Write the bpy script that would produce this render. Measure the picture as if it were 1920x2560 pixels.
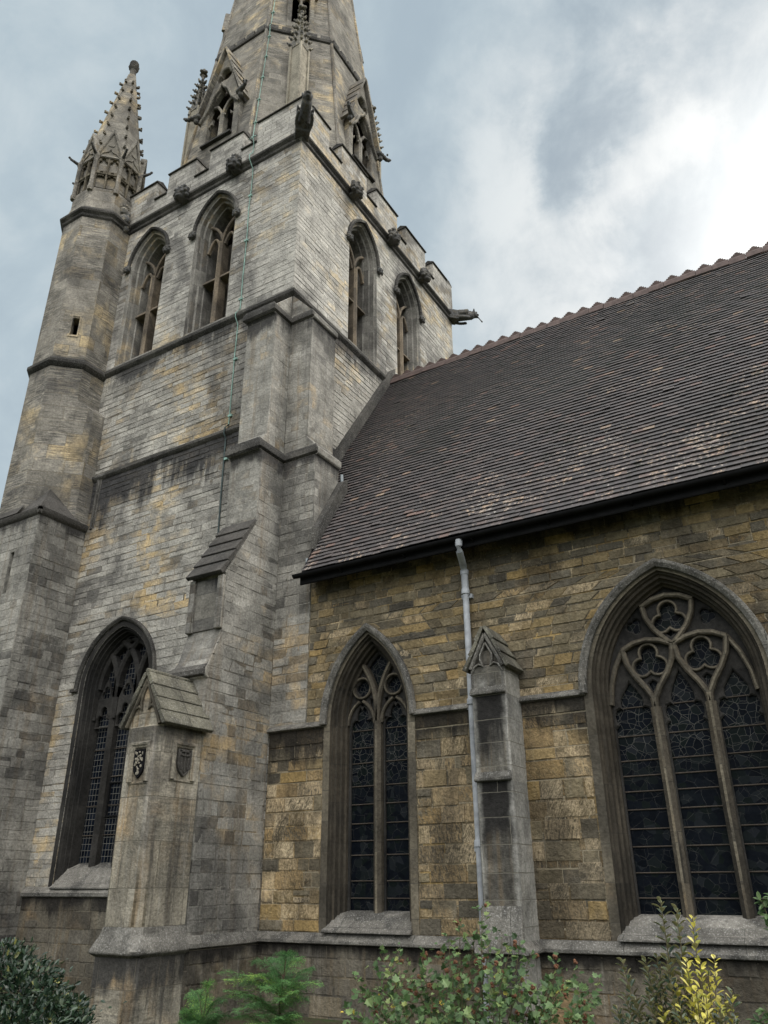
import bpy, bmesh, math, random
from math import sin, cos, pi, sqrt, radians, atan2, hypot
from mathutils import Vector, Matrix
from mathutils.geometry import tessellate_polygon
random.seed(7)
for o in list(bpy.data.objects): bpy.data.objects.remove(o)
SC = bpy.context.scene
COL = SC.collection

# ------------------------------------------------------------------ camera
FPX = 1958.14
yaw, pitch, roll = radians(31.0675), radians(25.3042), radians(-0.3797)
CAMP = Vector((0, 0, 1.65))
_f = Vector((-sin(yaw)*cos(pitch), cos(yaw)*cos(pitch), sin(pitch)))
_r = Vector((cos(yaw), sin(yaw), 0)); _u = _r.cross(_f)
_r2 = cos(roll)*_r + sin(roll)*_u; _u2 = -sin(roll)*_r + cos(roll)*_u
cam = bpy.data.cameras.new("camera"); co = bpy.data.objects.new("camera", cam); COL.objects.link(co)
co.matrix_world = Matrix(((_r2.x, _u2.x, -_f.x, CAMP.x), (_r2.y, _u2.y, -_f.y, CAMP.y), (_r2.z, _u2.z, -_f.z, CAMP.z), (0, 0, 0, 1)))
cam.sensor_fit = 'VERTICAL'; cam.sensor_height = 24; cam.lens = 24*FPX/2560
cam.clip_start = .05; cam.clip_end = 3000
SC.camera = co
SC.render.resolution_x, SC.render.resolution_y = 768, 1024
SC.view_settings.view_transform = 'Standard'; SC.view_settings.look = 'None'
SC.view_settings.exposure = 0; SC.view_settings.gamma = 1

# ------------------------------------------------------------------ node helper
class G:
    def __init__(s, tree): s.t = tree; s.n = tree.nodes; s.l = tree.links
    def node(s, typ, props=None, **ins):
        n = s.n.new(typ)
        for k, v in (props or {}).items(): setattr(n, k, v)
        for k, v in ins.items():
            key = int(k[1:]) if k[0] == 'i' and k[1:].isdigit() else k.replace('_', ' ')
            s.put(n.inputs[key], v)
        return n
    def put(s, sock, v):
        if isinstance(v, Vector): v = tuple(v)
        if hasattr(v, 'is_output'): s.l.new(v, sock)
        elif isinstance(v, (tuple, list)):
            if len(v) == 3 and sock.type == 'RGBA': v = (*v, 1)
            sock.default_value = v
        else:
            sock.default_value = (v, v, v) if sock.type == 'VECTOR' else ((v, v, v, 1) if sock.type == 'RGBA' else v)
    def m(s, op, a, b=0, c=0, clamp=False):
        return s.node('ShaderNodeMath', dict(operation=op, use_clamp=clamp), i0=a, i1=b, i2=c).outputs[0]
    def vm(s, op, a, b=(0, 0, 0)):
        return s.node('ShaderNodeVectorMath', dict(operation=op), i0=a, i1=b).outputs[0]
    def mix(s, f, a, b, blend='MIX'):
        n = s.node('ShaderNodeMix', dict(data_type='RGBA', blend_type=blend))
        s.put(n.inputs[0], f); s.put(n.inputs[6], a); s.put(n.inputs[7], b)
        return n.outputs[2]
    def ramp(s, f, stops, interp='LINEAR'):
        n = s.node('ShaderNodeValToRGB'); s.put(n.inputs[0], f); r = n.color_ramp; r.interpolation = interp
        while len(r.elements) < len(stops): r.elements.new(.5)
        for e, (p, c) in zip(r.elements, stops):
            e.position = p
            e.color = (c, c, c, 1) if isinstance(c, (int, float)) else (*c, 1)
        return n.outputs[0]
    def noise(s, vec, scale, detail=4, rough=.55, dist=0):
        n = s.node('ShaderNodeTexNoise', None, Vector=vec, Scale=scale, Detail=detail, Roughness=rough, Distortion=dist)
        return n.outputs[0]
    def comb(s, x, y, z): return s.node('ShaderNodeCombineXYZ', None, X=x, Y=y, Z=z).outputs[0]
    def sep(s, v): n = s.node('ShaderNodeSeparateXYZ', None, i0=v); return n.outputs[0], n.outputs[1], n.outputs[2]
    def smooth(s, x, a, b):
        n = s.node('ShaderNodeMapRange', dict(interpolation_type='SMOOTHSTEP'))
        s.put(n.inputs[0], x); s.put(n.inputs[1], a); s.put(n.inputs[2], b); return n.outputs[0]

# ------------------------------------------------------------------ sky
SUN = Vector((.72, .36, .62)).normalized()
W = bpy.data.worlds.new("World"); SC.world = W; W.use_nodes = True
W.node_tree.nodes.clear(); g = G(W.node_tree)
sky = g.node('ShaderNodeTexSky', dict(sky_type='NISHITA', sun_disc=False, sun_elevation=math.asin(SUN.z), sun_rotation=atan2(SUN.x, SUN.y)))
d = g.node('ShaderNodeTexCoord').outputs['Generated']
dx, dy, dz = g.sep(d)
zz = g.m('ADD', g.m('MAXIMUM', dz, 0), .35)
pv = g.comb(g.m('DIVIDE', dx, zz), g.m('DIVIDE', dy, zz), 0)
# glow of the sun behind the cloud, towards the right over the nave roof
gl = g.m('MAXIMUM', g.node('ShaderNodeVectorMath', dict(operation='DOT_PRODUCT'), i0=d, i1=Vector((.09, .79, .61)).normalized()).outputs['Value'], 0)
glow = g.smooth(gl, .865, .985)
hot = g.m('POWER', gl, 75)
n1 = g.noise(g.vm('ADD', pv, (3.1, 1.7, 0)), 2.0, 8, .60, .6)
n2 = g.noise(g.vm('ADD', d, (8.4, 2.2, 1)), 7.5, 8, .60, .35)
nn = g.m('ADD', g.m('MULTIPLY', n1, .62), g.m('MULTIPLY', n2, .38))
def lane(a, b, w):   # a long streak in the cloud deck, ragged at its edges
    ax, ay, bx, by = *a, *b; L2 = (bx-ax)**2+(by-ay)**2; wx, wy, _ = g.sep(g.vm('ADD', pv, g.vm('SUBTRACT', g.vm('MULTIPLY', g.node('ShaderNodeTexNoise', None, Vector=pv, Scale=9, Detail=6, Roughness=.62).outputs['Color'], (.13, .13, 0)), (.065, .065, 0))))
    t = g.m('DIVIDE', g.m('ADD', g.m('MULTIPLY', g.m('SUBTRACT', wx, ax), bx-ax), g.m('MULTIPLY', g.m('SUBTRACT', wy, ay), by-ay)), L2, clamp=True)
    ex = g.m('SUBTRACT', wx, g.m('ADD', ax, g.m('MULTIPLY', t, bx-ax))); ey = g.m('SUBTRACT', wy, g.m('ADD', ay, g.m('MULTIPLY', t, by-ay)))
    return g.smooth(g.m('SQRT', g.m('ADD', g.m('MULTIPLY', ex, ex), g.m('MULTIPLY', ey, ey))), w, w*.15)
nn = g.m('SUBTRACT', nn, g.m('MULTIPLY', lane((-.045, .49), (-.145, .615), .06), .075))
nn = g.m('ADD', nn, g.m('MULTIPLY', lane((-.03, .63), (-.12, .655), .05), .08))
nn = g.m('ADD', nn, g.m('MULTIPLY', lane((-.19, .56), (-.21, .62), .06), .07))
cl = g.smooth(nn, .37, .64)
base = g.ramp(cl, [(0, (.46, .56, .635)), (.5, (.53, .635, .70)), (1, (.65, .74, .785))])
lit = g.ramp(cl, [(0, (.40, .475, .54)), (.3, (.56, .635, .685)), (.6, (.74, .79, .815)), (1, (1.0, 1.02, 1.01))])
cloud = g.mix(glow, base, lit)
cloud = g.mix(g.m('MULTIPLY', hot, .85), cloud, (1.9, 1.88, 1.82))
# the deck thins overhead and behind the photographer, where most of the light comes from
back = g.smooth(g.m('ADD', g.m('SUBTRACT', g.m('MULTIPLY', dx, .40), g.m('MULTIPLY', dy, .60)), g.m('MULTIPLY', dz, 1.15)), .62, 1.36)
cloud = g.mix(back, cloud, g.ramp(cl, [(0, (3.4, 3.44, 3.48)), (1, (5.6, 5.5, 5.3))]))
b1 = g.node('ShaderNodeBackground', None, Color=sky.outputs[0], Strength=.07)
b2 = g.node('ShaderNodeBackground', None, Color=cloud, Strength=.95)
mx = g.node('ShaderNodeMixShader', None, i0=.93, i1=b1.outputs[0], i2=b2.outputs[0])
g.node('ShaderNodeOutputWorld', None, Surface=mx.outputs[0])
sl = bpy.data.lights.new("sun", 'SUN'); sl.energy = 2.2; sl.angle = radians(28); sl.color = (1, .95, .87)
so = bpy.data.objects.new("sun", sl); COL.objects.link(so)
so.rotation_euler = SUN.to_track_quat('Z', 'Y').to_euler(); so.location = (20, 5, 40)

# ------------------------------------------------------------------ materials
def newmat(name):
    m = bpy.data.materials.new(name); m.use_nodes = True; m.node_tree.nodes.clear(); return m, G(m.node_tree)
def finish(g, col, rough=.9, bump=None, bs=.5, bd=.02, spec=.25, extra=None):
    b = g.node('ShaderNodeBsdfPrincipled', None, Base_Color=col, Roughness=rough, Specular_IOR_Level=spec)
    if bump is not None:
        bn = g.node('ShaderNodeBump', None, Strength=bs, Distance=bd, Height=bump)
        g.put(b.inputs['Normal'], bn.outputs[0])
    sh = b.outputs[0]
    if extra: sh = extra(sh)
    g.node('ShaderNodeOutputMaterial', None, Surface=sh)
    return b
def stone(name, cols, ch=.16, bw=.42, mortar=.011, mcol=(.10, .09, .075), wv=.10, wu=.30, ochre=0, ocol=(.36, .25, .12),
          pale=0, pcol=(.46, .44, .41), soot=.4, sootscale=.55, scol=(.035, .034, .034), streaks=(), band=0, bump=.55, offs=0, bias=0, pick=0, speck=0, hmort=1.0, blocks=0, lowc=0, vrun=0, edges=(), attr=False):
    m, g = newmat(name)
    uv = g.node('ShaderNodeUVMap').outputs[0]; u, v, _ = g.sep(uv)
    pos = g.node('ShaderNodeNewGeometry').outputs['Position']; px, py, pz = g.sep(pos)
    v2 = g.m('ADD', g.m('SUBTRACT', v, g.m('MULTIPLY', g.m('MINIMUM', v, 3.84), lowc)), g.m('MULTIPLY', g.noise(g.comb(offs, 0, g.m('MULTIPLY', v, 1.0)), 2.1, 2, .5), wv*6*ch))
    row = g.m('FLOOR', g.m('DIVIDE', v2, ch))
    u2 = g.m('ADD', u, g.m('MULTIPLY', g.noise(g.comb(g.m('MULTIPLY', u, .9), g.m('MULTIPLY', row, 7.31), offs), 1.3, 1, .5), wu*2.2))
    ujit = g.m('MULTIPLY', g.m('SUBTRACT', g.noise(pos, 9, 3), .5), .03)
    bt = g.node('ShaderNodeTexBrick', dict(offset=.5, offset_frequency=2, squash=.62, squash_frequency=3),
                Vector=g.comb(g.m('ADD', u2, ujit), g.m('ADD', v2, g.m('MULTIPLY', ujit, .35)), 0), Scale=1, Color1=(0, 0, 0), Color2=(1, 1, 1), Mortar=(.5, .5, .5), Mortar_Size=mortar, Mortar_Smooth=.25, Bias=bias, Brick_Width=bw, Row_Height=ch)
    r = g.sep(bt.outputs[0])[0]; mo = bt.outputs[1]
    if attr: r = g.node('ShaderNodeAttribute', dict(attribute_name='rnd')).outputs['Fac']; mo = g.m('MULTIPLY', 0, 0)
    r2 = g.m('FRACT', g.m('MULTIPLY', r, 37.73)); r3 = g.m('FRACT', g.m('MULTIPLY', r, 91.17))
    col = g.ramp(r, [(i/(len(cols)-1), c) for i, c in enumerate(cols)])
    big = g.noise(g.vm('ADD', pos, (offs, offs*2, 0)), .42, 5, .6, .3)
    mid = g.noise(pos, 2.3, 6, .65, .4)
    fine = g.noise(pos, 26, 5, .7)
    if ochre:
        om = g.smooth(g.m('ADD', g.m('MULTIPLY', big, .75), g.m('ADD', g.m('MULTIPLY', mid, .35), g.m('MULTIPLY', r2, .14))), .72-.25*ochre, .90-.22*ochre)
        col = g.mix(g.m('MULTIPLY', om, .85), col, g.mix(r3, ocol, tuple(c*1.35 for c in ocol)))
    if pale:
        pm = g.smooth(g.m('ADD', g.m('MULTIPLY', g.noise(g.vm('ADD', pos, (7, 3, 11+offs)), .8, 6, .65), .9), g.m('MULTIPLY', r3, .12)), .68-.25*pale, .86-.2*pale)
        col = g.mix(g.m('MULTIPLY', pm, .75), col, pcol)
    if pick:   # some blocks have lost their black skin: pale faces, combed by the mason's tool
        hat = g.noise(g.comb(g.m('ADD', g.m('MULTIPLY', u, 34), g.m('MULTIPLY', v, g.m('SUBTRACT', g.m('MULTIPLY', r3, 40), 20))), g.m('MULTIPLY', v, 7), r2), 1.6, 4, .65, .8)
        pr = g.m('ADD', g.m('MULTIPLY', g.smooth(pz, 4.3, 2.9), .34), g.m('SUBTRACT', g.m('MULTIPLY', g.noise(g.vm('ADD', pos, (3, 1, 4)), .7, 3), 1.0), .50))
        sel = g.smooth(g.m('ADD', r2, g.m('ADD', g.m('MULTIPLY', pr, pick), g.m('MULTIPLY', g.m('SUBTRACT', mid, .5), .35))), .66, .84)
        pk = g.m('MULTIPLY', sel, g.smooth(g.m('ADD', hat, g.m('MULTIPLY', mid, .35)), .54, .76))
        col = g.mix(g.m('MULTIPLY', pk, .92), col, g.mix(r3, (.50, .405, .27), (.30, .205, .095)))
    if blocks:   # darker replacement blocks low down
        bk = g.m('MULTIPLY', g.smooth(g.m('ADD', r2, g.m('MULTIPLY', g.m('SUBTRACT', g.noise(pos, .9, 3), .5), 1.1)), .78, .92), g.smooth(pz, 8.2, 5.6))
        col = g.mix(g.m('MULTIPLY', bk, blocks), col, (.085, .08, .072))
    if band:
        bn = g.noise(g.comb(g.m('MULTIPLY', u, 1.2), g.m('MULTIPLY', v, 14), r2), 2.2, 5, .65, .3)
        bg = g.smooth(g.noise(g.vm('ADD', pos, (2, offs, 5)), .9, 4, .6), .38, .58)
        col = g.mix(g.m('MULTIPLY', g.m('MULTIPLY', g.smooth(bn, .44, .60), bg), band), col, g.mix(.78, col, (.055, .053, .05)))
        col = g.mix(g.m('MULTIPLY', g.m('MULTIPLY', g.smooth(bn, .44, .34), bg), band*.6), col, (.42, .37, .28))
    if vrun:   # rust, lime and soot carried down the face by rain
        va = g.noise(g.comb(g.m('MULTIPLY', px, 5), g.m('MULTIPLY', py, 5), g.m('MULTIPLY', pz, .22)), 1.5, 5, .6, .25)
        vb = g.noise(g.comb(g.m('ADD', g.m('MULTIPLY', px, 5), 7), g.m('MULTIPLY', py, 5), g.m('MULTIPLY', pz, .25)), 1.7, 6, .65, .25)
        col = g.mix(g.m('MULTIPLY', g.smooth(va, .52, .66), vrun*.8), col, (.15, .10, .05))
        col = g.mix(g.m('MULTIPLY', g.smooth(vb, .55, .70), vrun*.75), col, (.36, .34, .30))
        col = g.mix(g.m('MULTIPLY', g.smooth(vb, .46, .33), vrun*.7), col, (.065, .06, .055))
    # soot: broad patches stretched down the wall, broken at the stones
    sv = g.comb(px, py, g.m('MULTIPLY', pz, .55))
    sn = g.m('ADD', g.m('MULTIPLY', g.noise(g.vm('ADD', sv, (offs*3+1, 5, 2)), sootscale, 7, .62, .5), .85), g.m('ADD', g.m('MULTIPLY', r2, .10), g.m('MULTIPLY', mid, .12)))
    sm = g.smooth(sn, .655-.26*soot, .80-.26*soot)
    col = g.mix(g.m('MULTIPLY', sm, .88), col, g.mix(.25, scol, col))
    run = g.noise(g.comb(g.m('MULTIPLY', px, 1), g.m('MULTIPLY', py, 1), g.m('MULTIPLY', pz, .10)), 4.2, 7, .68, .15)
    gate = g.noise(g.vm('ADD', pos, (offs, 9, 4)), 1.1, 3, .5)
    for (zt, ln, st, *cv) in streaks:   # rain-washed dirt hanging below a ledge; below the gutter also painted shade
        h = g.m('DIVIDE', g.m('SUBTRACT', zt, pz), ln)
        k = g.m('MULTIPLY', g.m('GREATER_THAN', h, 0), g.smooth(g.m('SUBTRACT', g.m('ADD', g.m('MULTIPLY', run, .8), g.m('MULTIPLY', gate, .9)), g.m('MULTIPLY', h, .6)), .62-(cv[0] if cv else 0), .86-(cv[0] if cv else 0)))
        col = g.mix(g.m('MULTIPLY', k, st), col, scol)
    for ex in edges:   # pale worn arrises
        em = g.smooth(g.m('ADD', g.m('ABSOLUTE', g.m('SUBTRACT', px, ex)), g.m('MULTIPLY', g.m('SUBTRACT', g.noise(g.comb(px, py, g.m('MULTIPLY', pz, .6)), 4, 5, .65), .5), .20)), .095, -.02)
        col = g.mix(g.m('MULTIPLY', em, .6), col, (.36, .35, .32))
    if speck:
        sp = g.smooth(g.noise(pos, 60, 2, .5), .56, .66)
        col = g.mix(g.m('MULTIPLY', sp, speck), col, (.5, .49, .47))
    col = g.mix(1, col, g.ramp(mid, [(.28, .55), (.5, 1.0), (.72, 1.42)]), 'MULTIPLY')
    col = g.mix(1, col, g.ramp(fine, [(.25, .58), (.5, 1.0), (.78, 1.45)]), 'MULTIPLY')
    pit = g.smooth(g.noise(pos, 11, 6, .75), .58, .74)
    col = g.mix(g.m('MULTIPLY', pit, .35), col, g.mix(1, col, (.35, .34, .32), 'MULTIPLY'))
    mm = g.m('MULTIPLY', mo, g.ramp(g.noise(pos, 1.6, 4), [(.3, .35), (.6, 1.0)]))
    col = g.mix(g.m('MULTIPLY', mm, hmort), col, mcol)
    ht = g.m('ADD', g.m('MULTIPLY', g.m('SUBTRACT', 1, mo), .8), g.m('ADD', g.m('MULTIPLY', r3, .45), g.m('ADD', g.m('MULTIPLY', fine, .5), g.m('MULTIPLY', g.noise(pos, 7, 6, .7), .9))))
    finish(g, col, .92, ht, min(1, bump*1.15), .045, .15)
    return m
GREY = [(0.291, 0.277, 0.246), (0.335, 0.319, 0.284), (0.309, 0.294, 0.263), (0.384, 0.364, 0.324), (0.340, 0.323, 0.288), (0.263, 0.250, 0.224)]
M = {}
M['tower'] = stone('tower_stone', GREY, .135, .40, .007, (.085, .077, .062), ochre=.42, ocol=(.42, .30, .14), pale=.50, pcol=(.48, .45, .39), soot=.66, sootscale=.55, scol=(.045, .044, .045), streaks=((12.72, 1.0, .85, .06), (9.82, 1.5, .95, .14), (1.44, .8, .8), (17.3, .5, .6)), bump=1.0)
M['tower_blk'] = stone('tower_stone_blocks', GREY, .135, .40, .007, (.085, .077, .062), ochre=.42, ocol=(.42, .30, .14), pale=.50, pcol=(.48, .45, .39), soot=.66, sootscale=.55, scol=(.045, .044, .045), streaks=((12.72, 1.0, .85, .06), (9.82, 1.5, .95, .14), (1.44, .8, .8), (17.3, .5, .6)), bump=1.0, attr=True)
M['tower_fine'] = stone('belfry_stone', [(0.326, 0.310, 0.279), (0.370, 0.352, 0.318), (0.346, 0.330, 0.297), (0.413, 0.392, 0.352), (0.336, 0.320, 0.288)], .13, .44, .006, (.10, .092, .078), ochre=.34, ocol=(.40, .31, .18), pale=.28, pcol=(.5, .47, .41), soot=.56, sootscale=.75, scol=(.06, .058, .058), streaks=((17.3, .45, .7), (12.95, .0001, 0)), bump=.65, offs=3)
M['tower_fine_blk'] = stone('belfry_stone_blocks', [(0.326, 0.310, 0.279), (0.370, 0.352, 0.318), (0.346, 0.330, 0.297), (0.413, 0.392, 0.352), (0.336, 0.320, 0.288)], .13, .44, .006, (.10, .092, .078), ochre=.34, ocol=(.40, .31, .18), pale=.28, pcol=(.5, .47, .41), soot=.56, sootscale=.75, scol=(.06, .058, .058), streaks=((17.3, .45, .7), (12.95, .0001, 0)), bump=.65, offs=3, attr=True)
M['buttress'] = stone('buttress_stone', [(0.229, 0.218, 0.195), (0.253, 0.241, 0.214), (0.267, 0.255, 0.227), (0.243, 0.232, 0.207), (0.282, 0.268, 0.238)], .165, .36, .005, (.235, .22, .183), ochre=.2, ocol=(.30, .215, .11), pale=.30, pcol=(.40, .385, .35), soot=.56, sootscale=.6, scol=(.045, .043, .042), streaks=((8.7, .8, .9, .06), (11.9, .7, .95, .08), (.86, .6, .8)), bump=.65, offs=5, blocks=.6, hmort=.5, vrun=.35)
M['buttress_blk'] = stone('buttress_stone_blocks', [(0.229, 0.218, 0.195), (0.253, 0.241, 0.214), (0.267, 0.255, 0.227), (0.243, 0.232, 0.207), (0.282, 0.268, 0.238)], .165, .36, .005, (.235, .22, .183), ochre=.2, ocol=(.30, .215, .11), pale=.30, pcol=(.40, .385, .35), soot=.56, sootscale=.6, scol=(.045, .043, .042), streaks=((8.7, .8, .9, .06), (11.9, .7, .95, .08), (.86, .6, .8)), bump=.65, offs=5, blocks=.6, hmort=.5, vrun=.35, attr=True)
M['pier'] = stone('gabled_pier_stone', [(.25, .228, .185), (.295, .27, .218), (.265, .237, .185), (.325, .295, .238)], .55, .7, .005, (.11, .10, .08), wv=.03, ochre=.34, ocol=(.27, .18, .085), pale=.36, pcol=(.45, .43, .38), soot=.52, sootscale=1.1, scol=(.045, .043, .04), streaks=((.88, .8, .98, .2), (3.6, 1.3, .75)), band=.5, bump=.6, offs=6, vrun=.8)
M['turret'] = stone('turret_stone', [(0.213, 0.196, 0.167), (0.240, 0.221, 0.189), (0.264, 0.243, 0.207), (0.200, 0.185, 0.160)], .34, .72, .005, (.14, .12, .09), wv=.03, ochre=.42, ocol=(.42, .32, .175), soot=.62, sootscale=.5, scol=(.05,.048,.047), streaks=((17.3, .7, .8), (12.7, .5, .5), (8.6, 1.2, .9)), band=.9, bump=.5, offs=9)
M['spire'] = stone('spire_stone', [(0.200, 0.185, 0.157), (0.223, 0.207, 0.177), (0.246, 0.227, 0.194), (0.190, 0.176, 0.152)], .27, .75, .004, (.17, .15, .112), wv=.03, ochre=.38, ocol=(.40, .31, .175), soot=.58, sootscale=.6, scol=(.06, .058, .055), band=.9, bump=.4, offs=12)
M['nave'] = stone('nave_stone', [(.068, .061, .049), (.16, .133, .086), (.115, .10, .074), (.235, .175, .088), (.075, .068, .055), (.20, .163, .10), (.14, .122, .09), (.09, .08, .063), (.30, .21, .09), (.13, .113, .083)], .150, .30, .008, (.33, .29, .21), wv=.14, wu=.42, ochre=.16, ocol=(.225, .155, .072), pale=.16, pcol=(.27, .25, .205), soot=.60, sootscale=.6, scol=(.022, .020, .018), streaks=((3.82, 1.0, .9, .12), (.9, .5, .8), (6.6, 1.0, .8, .12)), pick=1.15, bump=1.0, offs=15, hmort=.62, lowc=.27, vrun=.12)  # top streak paints grime and contact shade below the gutter
M['nave_blk'] = stone('nave_stone_blocks', [(.068, .061, .049), (.16, .133, .086), (.115, .10, .074), (.235, .175, .088), (.075, .068, .055), (.20, .163, .10), (.14, .122, .09), (.09, .08, .063), (.30, .21, .09), (.13, .113, .083)], .150, .30, .008, (.33, .29, .21), wv=.14, wu=.42, ochre=.16, ocol=(.225, .155, .072), pale=.16, pcol=(.27, .25, .205), soot=.60, sootscale=.6, scol=(.022, .020, .018), streaks=((3.82, 1.0, .9, .12), (.9, .5, .8), (6.6, 1.0, .8, .12)), pick=1.15, bump=1.0, offs=15, hmort=.62, lowc=.27, vrun=.12, attr=True)  # same gutter streak: grime with contact shade in the colour
M['plinth'] = stone('plinth_stone', [(.10, .091, .075), (.135, .119, .092), (.118, .106, .085), (.15, .126, .088), (.11, .10, .083)], .23, .42, .007, (.25, .22, .17), wv=.08, ochre=.2, ocol=(.19, .125, .06), pale=.1, pcol=(.26, .24, .2), soot=.55, sootscale=.9, scol=(.022, .02, .018), streaks=((.9, .42, .95, .07),), bump=.7, offs=17, hmort=.45, vrun=.35)
M['tower_plinth'] = stone('tower_plinth_stone', [(.10, .091, .075), (.135, .119, .092), (.118, .106, .085), (.15, .126, .088), (.11, .10, .083)], .23, .42, .007, (.25, .22, .17), wv=.08, ochre=.2, ocol=(.19, .125, .06), pale=.1, pcol=(.26, .24, .2), soot=.55, sootscale=.9, scol=(.022, .02, .018), streaks=((1.45, .55, .95, .08),), bump=.7, offs=19, hmort=.45, vrun=.35)
M['plinth_blk'] = stone('plinth_stone_blocks', [(.10, .091, .075), (.135, .119, .092), (.118, .106, .085), (.15, .126, .088), (.11, .10, .083)], .23, .42, .007, (.25, .22, .17), wv=.08, ochre=.2, ocol=(.19, .125, .06), pale=.1, pcol=(.26, .24, .2), soot=.55, sootscale=.9, scol=(.022, .02, .018), streaks=((.9, .42, .95, .07),), bump=.7, offs=17, hmort=.45, vrun=.35, attr=True)
M['tower_plinth_blk'] = stone('tower_plinth_stone_blocks', [(.10, .091, .075), (.135, .119, .092), (.118, .106, .085), (.15, .126, .088), (.11, .10, .083)], .23, .42, .007, (.25, .22, .17), wv=.08, ochre=.2, ocol=(.19, .125, .06), pale=.1, pcol=(.26, .24, .2), soot=.55, sootscale=.9, scol=(.022, .02, .018), streaks=((1.45, .55, .95, .08),), bump=.7, offs=19, hmort=.45, vrun=.35, attr=True)
M['panel'] = stone('sooty_panel_stone', [(.11, .105, .095), (.135, .128, .115), (.15, .14, .12)], .42, .5, .005, (.08, .076, .068), wv=.03, soot=.5, sootscale=1.5, streaks=((6.15, .9, 1.0),), bump=.4, offs=44)
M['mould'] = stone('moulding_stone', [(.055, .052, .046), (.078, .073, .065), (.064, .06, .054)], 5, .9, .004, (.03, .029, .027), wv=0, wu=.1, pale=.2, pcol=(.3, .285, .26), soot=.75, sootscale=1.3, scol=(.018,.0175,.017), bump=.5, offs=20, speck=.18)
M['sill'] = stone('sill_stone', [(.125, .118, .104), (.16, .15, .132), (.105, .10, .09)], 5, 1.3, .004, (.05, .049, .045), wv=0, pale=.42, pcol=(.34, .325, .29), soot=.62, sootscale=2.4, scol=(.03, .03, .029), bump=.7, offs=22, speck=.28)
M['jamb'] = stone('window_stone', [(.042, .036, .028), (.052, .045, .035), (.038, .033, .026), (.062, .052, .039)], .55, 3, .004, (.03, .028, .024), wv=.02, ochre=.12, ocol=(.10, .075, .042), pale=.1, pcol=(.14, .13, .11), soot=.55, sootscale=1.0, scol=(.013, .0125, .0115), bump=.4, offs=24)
M['ribs'] = stone('tracery_stone', [(0.065, 0.056, 0.043), (0.081, 0.070, 0.054), (0.059, 0.051, 0.040), (0.096, 0.081, 0.060)], .55, 3, .004, (.03, .028, .024), wv=.02, ochre=.12, ocol=(.10, .075, .042), pale=.1, pcol=(.14, .13, .11), soot=.55, sootscale=1.0, scol=(.013, .0125, .0115), bump=.4, offs=24)  # window stone lightened to lift the ribs off the recessed plate
M['dark'] = stone('sooty_shaded_window_stone', [(.030, .028, .026), (.037, .035, .032), (.027, .0255, .024)], .5, 3, .003, (.02, .0195, .019), wv=.02, soot=.5, sootscale=1.4, scol=(.014, .014, .014), bump=.35, offs=26)  # on the nave tracery plates this colour carries recess shade
M['frame'] = stone('pale_jamb_stone', [(.125, .108, .08), (.152, .133, .10), (.11, .096, .072)], .42, 2, .005, (.065, .06, .05), wv=.04, ochre=.2, ocol=(.20, .14, .075), soot=.55, sootscale=.9, scol=(.03, .028, .025), bump=.45, offs=28)
M['belf'] = stone('belfry_jamb_stone', [(0.203, 0.193, 0.173), (0.240, 0.228, 0.203), (0.185, 0.176, 0.158)], .5, 2, .004, (.08, .076, .068), wv=.03, ochre=.25, ocol=(.33, .25, .14), pale=.15, soot=.62, sootscale=1.0, scol=(.035, .033, .032), bump=.4, offs=30)
M['tawny'] = stone('tawny_stone', [(0.192, 0.155, 0.112), (0.166, 0.135, 0.100), (0.218, 0.175, 0.123)], .6, 3, .004, (.12, .10, .07), wv=.02, soot=.62, sootscale=1.4, scol=(.05, .045, .04), bump=.35, offs=32)
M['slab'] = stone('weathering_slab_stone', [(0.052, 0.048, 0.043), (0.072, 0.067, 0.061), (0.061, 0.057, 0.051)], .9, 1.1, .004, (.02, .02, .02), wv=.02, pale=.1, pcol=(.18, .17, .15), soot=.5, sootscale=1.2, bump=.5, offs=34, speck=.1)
M['lichen'] = stone('lichened_roof_stone', [(0.097, 0.092, 0.072), (0.125, 0.117, 0.091)], .9, 1.3, .004, (.05, .046, .04), wv=.02, ochre=.15, ocol=(.22, .205, .12), pale=.4, pcol=(.34, .33, .28), soot=.56, sootscale=1.8, scol=(.04,.038,.033), bump=.8, offs=36, speck=.2)
M['carved'] = stone('carved_stone', [(.125, .115, .097), (.10, .094, .083)], 5, 9, .001, (.1, .1, .1), wv=0, soot=.7, sootscale=3, scol=(.02,.02,.02), bump=.5, offs=38)
M['carvedpale'] = stone('pale_carved_stone', [(0.288, 0.258, 0.204), (0.246, 0.226, 0.180)], 5, 9, .001, (.1, .1, .1), wv=0, soot=.34, sootscale=2.5, bump=.5, offs=40)
M['wash'] = stone('whitened_buttress_stone', [(.115, .106, .09), (.15, .139, .118), (.09, .084, .072)], .30, 1.2, .006, (.15, .14, .115), wv=.05, ochre=.15, ocol=(.26, .19, .10), pale=.52, pcol=(.36, .35, .325), soot=.66, sootscale=1.5, scol=(.02,.019,.018), streaks=((3.86, .85, 1, .30), (2.78, 1.2, 1, .30)), bump=.55, offs=42, vrun=.45, edges=(-4.40, -3.91))

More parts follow.
